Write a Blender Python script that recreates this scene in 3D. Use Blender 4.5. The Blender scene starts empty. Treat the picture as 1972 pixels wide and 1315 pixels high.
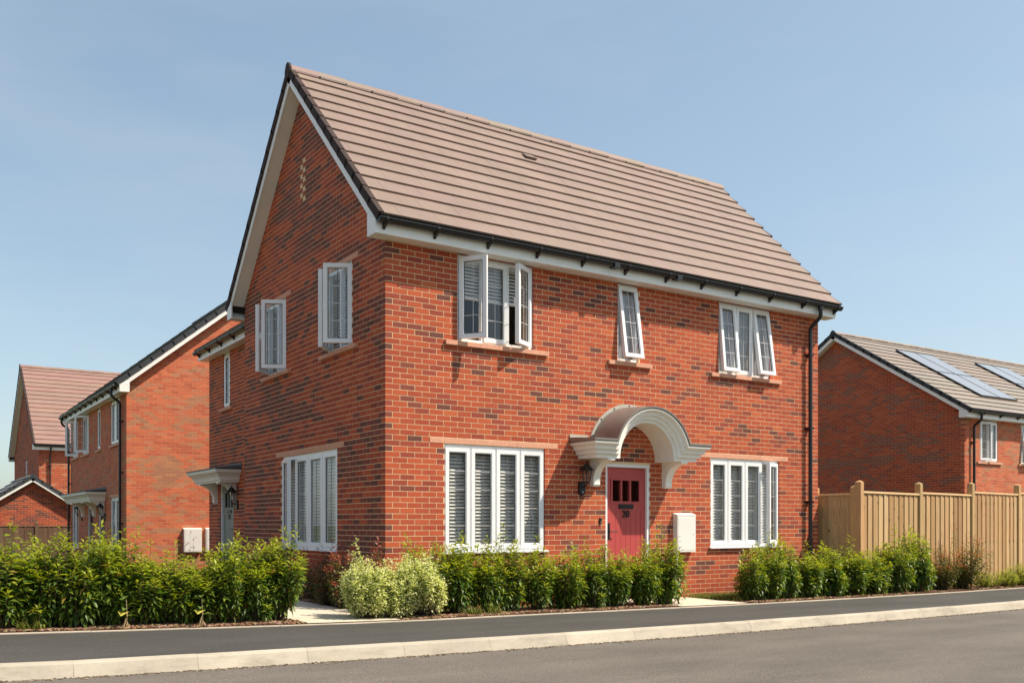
import bpy, math, random
import numpy as np
from mathutils import Vector, Matrix
R = math.radians
rnd = random.Random(11)
scene = bpy.context.scene
COL = scene.collection

# ---------------------------------------------------------------- camera, sky, sun, exposure
CAM = (-5.584, -10.926, 1.213); YAW = 32.2413; FPX = 1782.33
cd = bpy.data.cameras.new('camera'); cam = bpy.data.objects.new('camera', cd); COL.objects.link(cam)
cam.location = CAM; cam.rotation_euler = (R(90), 0, R(-YAW))
cd.sensor_width = 36; cd.lens = FPX / 1972 * 36
cd.shift_x = (986 - 903.31) / 1972; cd.shift_y = (1008.3 - 657.5) / 1972
cd.clip_start = .1; cd.clip_end = 3000
scene.camera = cam

SUN = Vector((1.2, -1.0, 2.1)).normalized()          # towards the sun
w = bpy.data.worlds.new('World'); scene.world = w; w.use_nodes = True
nt = w.node_tree
bg = nt.nodes['Background']
sky = nt.nodes.new('ShaderNodeTexSky'); sky.sky_type = 'NISHITA'; sky.sun_disc = False
sky.sun_elevation = math.asin(SUN.z); sky.sun_rotation = math.atan2(SUN.x, SUN.y)
sky.altitude = 0; sky.air_density = 1.0; sky.dust_density = 1.5; sky.ozone_density = 1.0
warm = nt.nodes.new('ShaderNodeMix'); warm.data_type = 'RGBA'; warm.blend_type = 'MULTIPLY'; warm.inputs[0].default_value = 1
gam = nt.nodes.new('ShaderNodeGamma'); gam.inputs[1].default_value = .66          # hazy summer air: a flatter gradient
nt.links.new(sky.outputs[0], gam.inputs[0]); nt.links.new(gam.outputs[0], warm.inputs[6]); warm.inputs[7].default_value = (1.09, 1.17, 1.16, 1)
tc = nt.nodes.new('ShaderNodeTexCoord'); mp = nt.nodes.new('ShaderNodeMapping'); mp.inputs['Scale'].default_value = (1.2, 1.2, 4.5)
nz = nt.nodes.new('ShaderNodeTexNoise'); nz.inputs['Scale'].default_value = 1.6; nz.inputs['Detail'].default_value = 6; nz.inputs['Roughness'].default_value = .55
hz = nt.nodes.new('ShaderNodeMapRange'); hz.inputs[1].default_value = .42; hz.inputs[2].default_value = .8; hz.inputs[3].default_value = 0; hz.inputs[4].default_value = .22
veil = nt.nodes.new('ShaderNodeMix'); veil.data_type = 'RGBA'; veil.inputs[7].default_value = (3.3, 3.5, 3.5, 1)     # thin high haze
nt.links.new(tc.outputs['Generated'], mp.inputs[0]); nt.links.new(mp.outputs[0], nz.inputs[0]); nt.links.new(nz.outputs[0], hz.inputs[0])
nt.links.new(hz.outputs[0], veil.inputs[0]); nt.links.new(warm.outputs[2], veil.inputs[6])
nt.links.new(veil.outputs[2], bg.inputs[0]); bg.inputs[1].default_value = 0.15
sl = bpy.data.lights.new('sun', 'SUN'); sl.energy = 4.2; sl.angle = R(.53); sl.color = (1, .89, .73)
so = bpy.data.objects.new('sun', sl); COL.objects.link(so)
so.rotation_euler = SUN.to_track_quat('Z', 'Y').to_euler(); so.location = (20, -20, 40)
vs = scene.view_settings; vs.view_transform = 'Standard'; vs.look = 'None'; vs.gamma = 1; vs.exposure = .70
vs.use_curve_mapping = False
scene.render.engine = 'CYCLES'
scene.cycles.use_denoising = True
scene.cycles.max_bounces = 8; scene.cycles.transparent_max_bounces = 12

# ---------------------------------------------------------------- materials
def newmat(name):
    m = bpy.data.materials.new(name); m.use_nodes = True
    return m, m.node_tree, m.node_tree.nodes['Principled BSDF']

def N(t, kind, **kw):
    n = t.nodes.new(kind)
    for k, v in kw.items(): setattr(n, k, v)
    return n

def noise(t, scale, detail=3, rough=.6, vec=None):
    n = N(t, 'ShaderNodeTexNoise'); n.inputs['Scale'].default_value = scale
    n.inputs['Detail'].default_value = detail; n.inputs['Roughness'].default_value = rough
    if vec: t.links.new(vec, n.inputs['Vector'])
    return n.outputs['Fac']

def pos(t, sc=(1, 1, 1)):
    g = N(t, 'ShaderNodeNewGeometry'); m = N(t, 'ShaderNodeMapping'); m.inputs['Scale'].default_value = sc
    t.links.new(g.outputs['Position'], m.inputs['Vector']); return m.outputs['Vector']

def ramp(t, fac, stops):
    r = N(t, 'ShaderNodeValToRGB'); e = r.color_ramp.elements
    while len(e) < len(stops): e.new(.5)
    for i, (p, c) in enumerate(stops):
        e[i].position = p; e[i].color = (*c, 1) if len(c) == 3 else c
    t.links.new(fac, r.inputs[0]); return r.outputs[0]

def mul(t, a, b, fac=1.0):
    m = N(t, 'ShaderNodeMix', data_type='RGBA', blend_type='MULTIPLY'); m.inputs[0].default_value = fac
    for s, i in ((a, 6), (b, 7)):
        if isinstance(s, (tuple, list)): m.inputs[i].default_value = (*s, 1)
        else: t.links.new(s, m.inputs[i])
    return m.outputs[2]

def mixc(t, fac, a, b):
    m = N(t, 'ShaderNodeMix', data_type='RGBA')
    t.links.new(fac, m.inputs[0]) if not isinstance(fac, float) else setattr(m.inputs[0], 'default_value', fac)
    for s, i in ((a, 6), (b, 7)):
        if isinstance(s, (tuple, list)): m.inputs[i].default_value = (*s, 1)
        else: t.links.new(s, m.inputs[i])
    return m.outputs[2]

def bump(t, p, h, strength=.3, dist=.01):
    b = N(t, 'ShaderNodeBump'); b.inputs['Strength'].default_value = strength; b.inputs['Distance'].default_value = dist
    t.links.new(h, b.inputs['Height']); t.links.new(b.outputs[0], p.inputs['Normal'])

def grey(a): return (a, a, a)

def simple(name, col, rough=.5, var=.12, scale=6, fine=0, bmp=0, bscale=60, metal=0, stretch=(1, 1, 1), spec=.5):
    m, t, p = newmat(name); v = pos(t, stretch)
    c = ramp(t, noise(t, scale, 4, .6, v), [(.25, tuple(x * (1 - var) for x in col)), (.75, tuple(min(1, x * (1 + var)) for x in col))])
    if fine: c = mul(t, c, ramp(t, noise(t, fine, 2, .7, v), [(.3, grey(.72)), (.7, grey(1.18))]), 1)
    t.links.new(c, p.inputs['Base Color']); p.inputs['Roughness'].default_value = rough; p.inputs['Metallic'].default_value = metal
    p.inputs['Specular IOR Level'].default_value = spec
    if bmp: bump(t, p, noise(t, bscale, 4, .65, v), bmp, .004)
    return m

def tinted(name, source, rough=.85, fine=55, amt=.22, bmp=.35, stain=0, spec=.3, stretch=(1, 1, 1)):
    """colour of each piece comes from the object colour or from a per-face attribute"""
    m, t, p = newmat(name); v = pos(t, stretch)
    if source == 'object': src = N(t, 'ShaderNodeObjectInfo').outputs['Color']
    else: src = N(t, 'ShaderNodeAttribute', attribute_name='tint').outputs['Color']
    c = mul(t, src, ramp(t, noise(t, fine, 4, .7, v), [(.25, grey(1 - amt)), (.75, grey(1 + amt))]))
    if stain: c = mul(t, c, ramp(t, noise(t, 1.3, 5, .65, v), [(.3, grey(1 - stain)), (.7, grey(1 + stain))]))
    if name.startswith('brick'): c = mixc(t, ramp(t, noise(t, 2.1, 6, .7, v), [(.6, (0, 0, 0)), (.82, (.15, .15, .15))]), c, (.56, .25, .16))
    t.links.new(c, p.inputs['Base Color']); p.inputs['Roughness'].default_value = rough
    p.inputs['Specular IOR Level'].default_value = spec
    if bmp: bump(t, p, noise(t, fine * 2.2, 3, .7, v), bmp, .004)
    return m

M = {}
M['brick_o'] = tinted('brick_single', 'object', stain=.06)
M['brick_a'] = tinted('brick_mass', 'attr', stain=.06)
M['tile_o'] = tinted('tile_single', 'object', rough=.62, fine=18, amt=.05, bmp=.06, stain=.10, spec=.35)
M['tile_a'] = tinted('tile_mass', 'attr', rough=.62, fine=18, amt=.05, bmp=.06, stain=.10, spec=.35)
M['mortar'] = simple('mortar', (.80, .58, .345), .95, .12, 9, 90, .4, 120)
M['mortar_far'] = simple('mortar_far', (.56, .37, .22), .95, .12, 9, 90, .2, 120)
M['brick_plain'] = simple('brick_plain', (.34, .085, .04), .9, .2, 7, 40, .3, 60)
M['upvc'] = simple('white_upvc', (.86, .86, .87), .28, .025, 3)
M['fascia'] = simple('white_fascia', (.90, .88, .83), .35, .06, 2.5)
M['gasket'] = simple('dark_gasket', (.03, .03, .03), .6)
M['cast'] = simple('pink_cast_stone', (.70, .345, .225), .85, .08, 5, 70, .25, 90)
M['black_pvc'] = simple('black_pvc', (.016, .016, .018), .32, .15, 4)
M['black_iron'] = simple('black_iron', (.012, .012, .013), .4, .2, 30)
M['verge'] = simple('dark_verge', (.055, .037, .034), .85, .2, 8, spec=.2)
M['verge_grey'] = simple('grey_verge', (.05, .054, .06), .85, .2, 8, spec=.25)
M['deck'] = simple('roof_deck', (.03, .025, .022), .9)
M['door_red'] = simple('red_door', (.45, .07, .066), .42, .06, 3, 0, .05, 40, stretch=(1, 1, .1))
M['door_green'] = simple('sage_door', (.20, .225, .20), .42, .06, 3)
M['door_brown'] = simple('maroon_door', (.17, .05, .045), .42, .06, 3)
M['canopy'] = simple('canopy_paint', (.90, .87, .80), .5, .05, 4)
M['lead'] = simple('lead_sheet', (.25, .23, .205), .42, .18, 3.5, 0, .08, 12, metal=.35)
M['lead_pale'] = simple('weathered_lead', (.46, .42, .36), .6, .12, 5)
M['lead_dark'] = simple('dark_lead', (.07, .068, .066), .55, .2, 5, 30)
M['meter'] = simple('meter_box_plastic', (.80, .78, .74), .4, .03, 4)
M['slat'] = simple('blind_slat', (.87, .86, .82), .5, .04, 3)
M['voile'] = simple('voile_curtain', (.42, .41, .42), .9, .06, 3)
M['came_dark'] = simple('dark_came', (.10, .10, .10), .5)
M['lead_came'] = simple('lead_came', (.55, .53, .52), .4, .1, 9, metal=.4)
M['plaster'] = simple('room_plaster', (.34, .31, .28), .9)
M['kerb_c'] = tinted('kerb_concrete', 'object', .9, 30, .07, .2, .12, .3)
t = M['kerb_c'].node_tree; p = t.nodes['Principled BSDF']; src = p.inputs['Base Color'].links[0].from_socket          # tyre scuffs and grime on the kerb stones
sc_ = ramp(t, noise(t, 3.2, 7, .72, pos(t, (.6, 1.8, 2.2))), [(.40, (0, 0, 0)), (.52, (.12, .12, .12)), (.70, (.62, .62, .62))])
t.links.new(mixc(t, sc_, src, (.22, .185, .145)), p.inputs['Base Color'])
M['concrete'] = simple('path_concrete', (.60, .525, .41), .9, .09, 3.5, 80, .25, 110)
M['wood_o'] = None
m, t, p = newmat('fence_timber'); v = pos(t, (14, 14, .8)); oc = N(t, 'ShaderNodeObjectInfo').outputs['Color']
g = ramp(t, noise(t, 3.5, 5, .65, v), [(.25, grey(.72)), (.75, grey(1.2))])
kn = N(t, 'ShaderNodeTexVoronoi'); kn.inputs['Scale'].default_value = 5.5; t.links.new(pos(t, (1, 1, .55)), kn.inputs['Vector'])
k = ramp(t, kn.outputs['Distance'], [(.05, (.30, .2, .13)), (.11, (1, 1, 1))])
c = mul(t, mul(t, oc, g), k)
t.links.new(c, p.inputs['Base Color']); p.inputs['Roughness'].default_value = .8; p.inputs['Specular IOR Level'].default_value = .25
bump(t, p, noise(t, 6, 4, .6, v), .25, .004); M['wood_o'] = m

# thin glass: tinted see-through plus a fresnel reflection
m = bpy.data.materials.new('window_glass'); m.use_nodes = True; t = m.node_tree; t.nodes.clear()
out = N(t, 'ShaderNodeOutputMaterial'); mx = N(t, 'ShaderNodeMixShader'); fr = N(t, 'ShaderNodeFresnel'); fr.inputs[0].default_value = 1.5
ge = N(t, 'ShaderNodeNewGeometry'); io = N(t, 'ShaderNodeMapRange'); io.inputs[3].default_value = 1.5; io.inputs[4].default_value = 1 / 1.5
t.links.new(ge.outputs['Backfacing'], io.inputs[0]); t.links.new(io.outputs[0], fr.inputs[0])
tr = N(t, 'ShaderNodeBsdfTransparent'); tr.inputs[0].default_value = (.96, .962, .955, 1)
gl = N(t, 'ShaderNodeBsdfGlossy'); gl.inputs['Roughness'].default_value = .01; gl.inputs[0].default_value = (.95, .97, 1, 1)
t.links.new(fr.outputs[0], mx.inputs[0]); t.links.new(tr.outputs[0], mx.inputs[1]); t.links.new(gl.outputs[0], mx.inputs[2])
t.links.new(mx.outputs[0], out.inputs[0]); M['glass'] = m

m, t, p = newmat('solar_glass'); p.inputs['Base Color'].default_value = (.24, .24, .24, 1); p.inputs['Roughness'].default_value = .42  # grey base stands in for the sky reflected by the dark panels
p.inputs['Coat Weight'].default_value = 1; p.inputs['Coat Roughness'].default_value = .12; p.inputs['Specular IOR Level'].default_value = .9; M['solar'] = m

def asphalt(name, base, grain, warm, seed):
    m, t, p = newmat(name); v = pos(t)
    col = tuple(base * k for k in warm)
    c = ramp(t, noise(t, grain, 2, .8, v), [(.28, tuple(x * .55 for x in col)), (.5, col), (.74, tuple(x * 1.55 for x in col))])
    c = mul(t, c, ramp(t, noise(t, .55, 5, .6, pos(t, (1, 2.2, 1))), [(.3, grey(.84)), (.7, grey(1.16))]))
    c = mul(t, c, ramp(t, noise(t, 1.0, 4, .55, pos(t, (.12, 1.5, 1))), [(.35, grey(.9)), (.7, grey(1.12))]))
    vo = N(t, 'ShaderNodeTexVoronoi'); vo.inputs['Scale'].default_value = 110; t.links.new(v, vo.inputs['Vector'])
    c = mul(t, c, ramp(t, vo.outputs['Distance'], [(.1, grey(1.18)), (.6, grey(.8))]))
    t.links.new(c, p.inputs['Base Color']); p.inputs['Roughness'].default_value = .88; p.inputs['Specular IOR Level'].default_value = .3
    bump(t, p, vo.outputs['Distance'], .5, .006); return m
M['road'] = asphalt('road_asphalt', .134, 70, (1.09, .96, .82), 1)
M['pave'] = asphalt('pavement_asphalt', .070, 85, (1.03, .98, .90), 2)

m, t, p = newmat('bark_soil'); v = pos(t)
c = ramp(t, noise(t, 28, 5, .75, v), [(.25, (.035, .018, .011)), (.5, (.12, .062, .036)), (.78, (.27, .17, .105))])
t.links.new(c, p.inputs['Base Color']); p.inputs['Roughness'].default_value = .95; bump(t, p, noise(t, 45, 4, .7, v), .9, .03); M['soil'] = m
m, t, p = newmat('lawn_ground'); v = pos(t)
c = ramp(t, noise(t, 5, 5, .7, v), [(.25, (.035, .05, .012)), (.55, (.075, .09, .02)), (.8, (.15, .13, .05))])
t.links.new(c, p.inputs['Base Color']); p.inputs['Roughness'].default_value = .95; bump(t, p, noise(t, 30, 4, .7, v), .8, .03); M['lawn'] = m
M['chip'] = tinted('bark_chip', 'attr', .95, 40, .2, 0)

def leafmat(name, trans=.36, rough=.42, spec=.45):
    m = bpy.data.materials.new(name); m.use_nodes = True; t = m.node_tree; p = t.nodes['Principled BSDF']; out = t.nodes['Material Output']
    a = N(t, 'ShaderNodeAttribute', attribute_name='tint').outputs['Color']
    c = mul(t, a, ramp(t, noise(t, 40, 2, .6, pos(t)), [(.3, grey(.82)), (.7, grey(1.18))]))
    t.links.new(c, p.inputs['Base Color']); p.inputs['Roughness'].default_value = rough; p.inputs['Specular IOR Level'].default_value = spec
    tl = N(t, 'ShaderNodeBsdfTranslucent'); t.links.new(mul(t, c, (1.5, 1.6, .5)), tl.inputs[0])
    mx = N(t, 'ShaderNodeMixShader'); mx.inputs[0].default_value = trans
    t.links.new(p.outputs[0], mx.inputs[1]); t.links.new(tl.outputs[0], mx.inputs[2]); t.links.new(mx.outputs[0], out.inputs[0]); return m
M['leaf'] = leafmat('laurel_leaf'); M['leaf_matt'] = leafmat('matt_leaf', .3, .6, .25)
M['stem'] = simple('woody_stem', (.10, .062, .038), .85, .25, 14)

# ---------------------------------------------------------------- mesh helpers
ORG = {}
def org(o): return ORG.get(o.name, Vector((0, 0, 0)))

def tag(o, label=None, cat=None, group=None, kind=None):
    if label: o['label'] = label
    if cat: o['category'] = cat
    if group: o['group'] = group
    if kind: o['kind'] = kind
    return o

def thing(name, loc, label, cat, group=None):
    o = bpy.data.objects.new(name, None); COL.objects.link(o); o.location = loc; o.empty_display_size = .2
    ORG[o.name] = Vector(loc); return tag(o, label, cat, group)

def link(name, me, parent, world=None, kind=None):
    o = bpy.data.objects.new(name, me); COL.objects.link(o)
    if parent is not None:
        o.parent = parent
        wl = Vector(world) if world is not None else org(parent)
        o.location = wl - org(parent); ORG[o.name] = wl
    else:
        wl = Vector(world) if world is not None else Vector((0, 0, 0)); o.location = wl; ORG[o.name] = wl
    if kind: o['kind'] = kind
    return o

BOXF = [(0, 3, 2, 1), (4, 5, 6, 7), (0, 1, 5, 4), (1, 2, 6, 5), (2, 3, 7, 6), (3, 0, 4, 7)]
class MB:
    def __init__(s, tf=None): s.v = []; s.f = []; s.c = []; s.tf = tf; s.any = False
    def add(s, vs, fs, c=None):
        n = len(s.v)
        s.v.extend(tuple(s.tf(*q)) if s.tf else tuple(q) for q in vs)
        s.f.extend(tuple(i + n for i in f) for f in fs); s.c.extend([c] * len(fs))
        if c is not None: s.any = True
        return s
    def box(s, a, b, c=None):
        (x0, y0, z0), (x1, y1, z1) = a, b
        return s.add([(x0, y0, z0), (x1, y0, z0), (x1, y1, z0), (x0, y1, z0), (x0, y0, z1), (x1, y0, z1), (x1, y1, z1), (x0, y1, z1)], BOXF, c)
    def prism(s, pts, ext, c=None):
        n = len(pts); e = Vector(ext)
        vs = [tuple(q) for q in pts] + [tuple(Vector(q) + e) for q in pts]
        return s.add(vs, [tuple(range(n - 1, -1, -1)), tuple(range(n, 2 * n))] + [(i, (i + 1) % n, n + (i + 1) % n, n + i) for i in range(n)], c)
    def tube(s, pts, r, n=10, c=None):
        pts = [Vector(q) for q in pts]; rings = []
        for i, q in enumerate(pts):
            d = (pts[min(i + 1, len(pts) - 1)] - pts[max(i - 1, 0)]).normalized()
            a = d.orthogonal().normalized() if i == 0 else (rings[-1][1] - d * rings[-1][1].dot(d)).normalized()
            b = d.cross(a); rr = r[i] if isinstance(r, (list, tuple)) else r
            rings.append(([q + (a * math.cos(2 * math.pi * k / n) + b * math.sin(2 * math.pi * k / n)) * rr for k in range(n)], a))
        vs = [x for ring, _ in rings for x in ring]; fs = []
        for i in range(len(pts) - 1):
            for k in range(n): fs.append((i * n + k, i * n + (k + 1) % n, (i + 1) * n + (k + 1) % n, (i + 1) * n + k))
        fs += [tuple(range(n - 1, -1, -1)), tuple(range((len(pts) - 1) * n, len(pts) * n))]
        return s.add(vs, fs, c)
    def lathe(s, prof, cx, cy, n=12, ph=0):
        vs = [(cx + r * math.cos(2 * math.pi * k / n + ph), cy + r * math.sin(2 * math.pi * k / n + ph), z) for r, z in prof for k in range(n)]
        fs = [(i * n + k, i * n + (k + 1) % n, (i + 1) * n + (k + 1) % n, (i + 1) * n + k) for i in range(len(prof) - 1) for k in range(n)]
        fs += [tuple(range(n - 1, -1, -1)), tuple(range((len(prof) - 1) * n, len(prof) * n))]
        return s.add(vs, fs)
    def mesh(s, name, mat, o=Vector((0, 0, 0)), smooth=False):
        me = bpy.data.meshes.new(name)
        me.from_pydata([(x - o.x, y - o.y, z - o.z) for x, y, z in s.v], [], s.f); me.materials.append(mat)
        if s.any:
            at = me.attributes.new('tint', 'FLOAT_COLOR', 'FACE')
            at.data.foreach_set('color', np.array([(*(c or (.5, .5, .5)), 1) for c in s.c], dtype=np.float32).ravel())
        if smooth: me.polygons.foreach_set('use_smooth', [True] * len(me.polygons))
        me.update(); return me
    def build(s, name, mat, parent=None, smooth=False, kind=None, world=None, auto=None):
        o0 = Vector(world) if world is not None else (org(parent) if parent is not None else Vector((0, 0, 0)))
        me = s.mesh(name, mat, o0, smooth)
        o = link(name, me, parent, o0, kind)
        if auto: smooth_by_angle(o, auto)
        return o

def smooth_by_angle(o, deg):
    me = o.data; me.polygons.foreach_set('use_smooth', [True] * len(me.polygons))
    import bmesh
    bm = bmesh.new(); bm.from_mesh(me)
    for e in bm.edges:
        if len(e.link_faces) != 2 or e.calc_face_angle(3.2) > R(deg): e.smooth = False
    bm.to_mesh(me); bm.free()

UNIT = {}
def unit_box(mat):
    if mat.name not in UNIT:
        UNIT[mat.name] = MB().box((-.5, -.5, -.5), (.5, .5, .5)).mesh('unit_piece', mat)
    return UNIT[mat.name]

def piece(name, mat, parent, world, scale, color=None, rotz=0):
    o = link(name, unit_box(mat), parent, world); o.scale = scale
    if rotz: o.rotation_euler.z = rotz
    if color: o.color = (*color, 1)
    return o

def vnoise(x, y, s=0):
    def h(i, j):
        q = math.sin(i * 127.1 + j * 311.7 + s * 74.7) * 43758.5453; return q - math.floor(q)
    i, j = math.floor(x), math.floor(y); a, b = x - i, y - j; a = a * a * (3 - 2 * a); b = b * b * (3 - 2 * b)
    return (h(i, j) * (1 - a) + h(i + 1, j) * a) * (1 - b) + (h(i, j + 1) * (1 - a) + h(i + 1, j + 1) * a) * b

RG = Vector((math.cos(R(YAW)), -math.sin(R(YAW)), 0)); FW = Vector((math.sin(R(YAW)), math.cos(R(YAW)), 0)); CP = Vector(CAM)
def depth_px(P):
    q = Vector(P) - CP; return q.dot(FW)

# brick palettes: (weight, colour)
RED = [(.36, (.43, .083, .035)), (.24, (.47, .096, .038)), (.24, (.39, .072, .034)), (.13, (.31, .060, .036)), (.03, (.50, .115, .042))]
DARK = [(.4, (.16, .056, .042)), (.6, (.235, .062, .042))]
ORANGE = [(.36, (.56, .138, .066)), (.3, (.60, .158, .072)), (.24, (.50, .116, .058)), (.10, (.53, .18, .095))]
PALE = [(.6, (.47, .20, .105)), (.4, (.41, .175, .10))]
def pick(pal):
    x = rnd.random() * sum(w_ for w_, _ in pal)
    for w_, c in pal:
        x -= w_
        if x <= 0: break
    j = rnd.uniform(.92, 1.08); return tuple(min(1, q * j) for q in c)

class Frame:
    """house frame: u along the front wall, v into the house, z up"""
    def __init__(s, O, U, V): s.O = Vector(O); s.U = Vector(U); s.V = Vector(V)
    def uvz(s, u, v, z): return s.O + s.U * u + s.V * v + Vector((0, 0, z))
    def front(s, u, d, z): return s.O + s.U * u - s.V * d + Vector((0, 0, z))     # d = outwards of the front wall
    def gable(s, w, d, z): return s.O + s.V * w - s.U * d + Vector((0, 0, z))     # d = outwards of the near gable
    def ax(s, along, other, zz, which):
        A = s.U if which == 'f' else s.V
        return (along, other, zz) if abs(A.x) > .5 else (other, along, zz)

def brick_rows(fr, which, L, z0, z1, masks, parity, clip=None, dark=.12, darkpal=DARK, pal=RED, seed=0, n0=2.0):
    """bricks of one wall as (centre along, length, row, colour)"""
    out = []
    for k in range(math.floor(z0 / .075), math.ceil(z1 / .075)):
        zc = k * .075 + .0375; zl = k * .075 + .005
        if zl > z1 - .01: continue
        a0, a1 = 0, L
        if clip:
            r = clip(zl)
            if not r: continue
            a0, a1 = r
        cut = sorted((m_[0] + .003, m_[1] - .003) for m_ in masks if m_[2] < zc < m_[3])
        u = 0.0 if (k + parity) % 2 == 0 else .1125
        while u < a1:
            segs = [(max(u, a0), min(u + .215, a1))]
            for c0, c1 in cut:
                nx = []
                for s0, s1 in segs:
                    if c1 <= s0 or c0 >= s1: nx.append((s0, s1)); continue
                    if c0 > s0: nx.append((s0, c0))
                    if c1 < s1: nx.append((c1, s1))
                segs = nx
            for s0, s1 in segs:
                if s1 - s0 > .03:
                    q = vnoise(s0 * 1.1 + 3, k * .33, seed) * .6 + vnoise(s0 * 3.1, k * .7 + 9, seed + 3) * .4
                    pd = dark * (.12 + 3.4 * max(0, q - .42) * 2.2)
                    out.append(((s0 + s1) / 2, s1 - s0, k, pick(darkpal) if rnd.random() < pd else pick(pal)))
            u += .225
    return out

def lay_bricks(fr, jobs, n_single=300):
    """jobs: (wall object, 'f'/'g', bricks). The bricks that show largest become objects, the rest one mesh per wall."""
    allb = []
    for wi, (wo, which, bricks) in enumerate(jobs):
        nrm = -(fr.V if which == 'f' else fr.U)
        for b in bricks:
            P = (fr.front if which == 'f' else fr.gable)(b[0], -.051 + rnd.uniform(-.0005, .0007), b[2] * .075 + .0375)
            d = max(1, depth_px(P)); vw = (CP - P); cs = max(0, vw.normalized().dot(nrm))
            allb.append((b[1] * cs / d / d, wi, b, P))
    allb.sort(key=lambda q: -q[0])
    masses = {}
    for i, (_, wi, b, P) in enumerate(allb):
        wo, which, _b = jobs[wi]
        if i < n_single:
            piece('brick', M['brick_o'], wo, P, fr.ax(b[1], .1025, .065, which), b[3])
        else:
            mb = masses.setdefault(wi, MB()); sx, sy, sz = (q / 2 for q in fr.ax(b[1], .1025, .065, which))
            mb.box((P.x - sx, P.y - sy, P.z - sz), (P.x + sx, P.y + sy, P.z + sz), b[3])
    for wi, mb in masses.items(): mb.build('brickwork', M['brick_a'], jobs[wi][0], kind='stuff')

def wall_panel(name, parent, tf, a0, a1, z0, z1, opens, mat, depth=.3, poly=None):
    """mortar bed of a wall with real openings; poly = extra (along, z) outline for a gable top"""
    mb = MB(tf); A = sorted({a0, a1, *[q for o in opens for q in o[:2]]}); Z = sorted({z0, z1, *[q for o in opens for q in o[2:]]})
    A = [q for q in A if a0 <= q <= a1]; Z = [q for q in Z if z0 <= q <= z1]
    for i in range(len(A) - 1):
        run = None
        for j in range(len(Z) - 1):
            ca, cz = (A[i] + A[i + 1]) / 2, (Z[j] + Z[j + 1]) / 2
            hole = any(o[0] < ca < o[1] and o[2] < cz < o[3] for o in opens)
            if not hole: run = run if run is not None else Z[j]
            if run is not None and (hole or j == len(Z) - 2):
                mb.box((A[i], -.002, run), (A[i + 1], -depth, Z[j] if hole else Z[j + 1])); run = None
    if poly: mb.prism([(a, -.006, z) for a, z in poly], (0, 0, 0)) if False else mb.add(
        [(a, -.002, z) for a, z in poly] + [(a, -depth, z) for a, z in poly],
        [tuple(range(len(poly))), tuple(range(2 * len(poly) - 1, len(poly) - 1, -1))] + [(i, (i + 1) % len(poly), len(poly) + (i + 1) % len(poly), len(poly) + i) for i in range(len(poly))])
    return mb.build(name, mat, parent)

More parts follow.
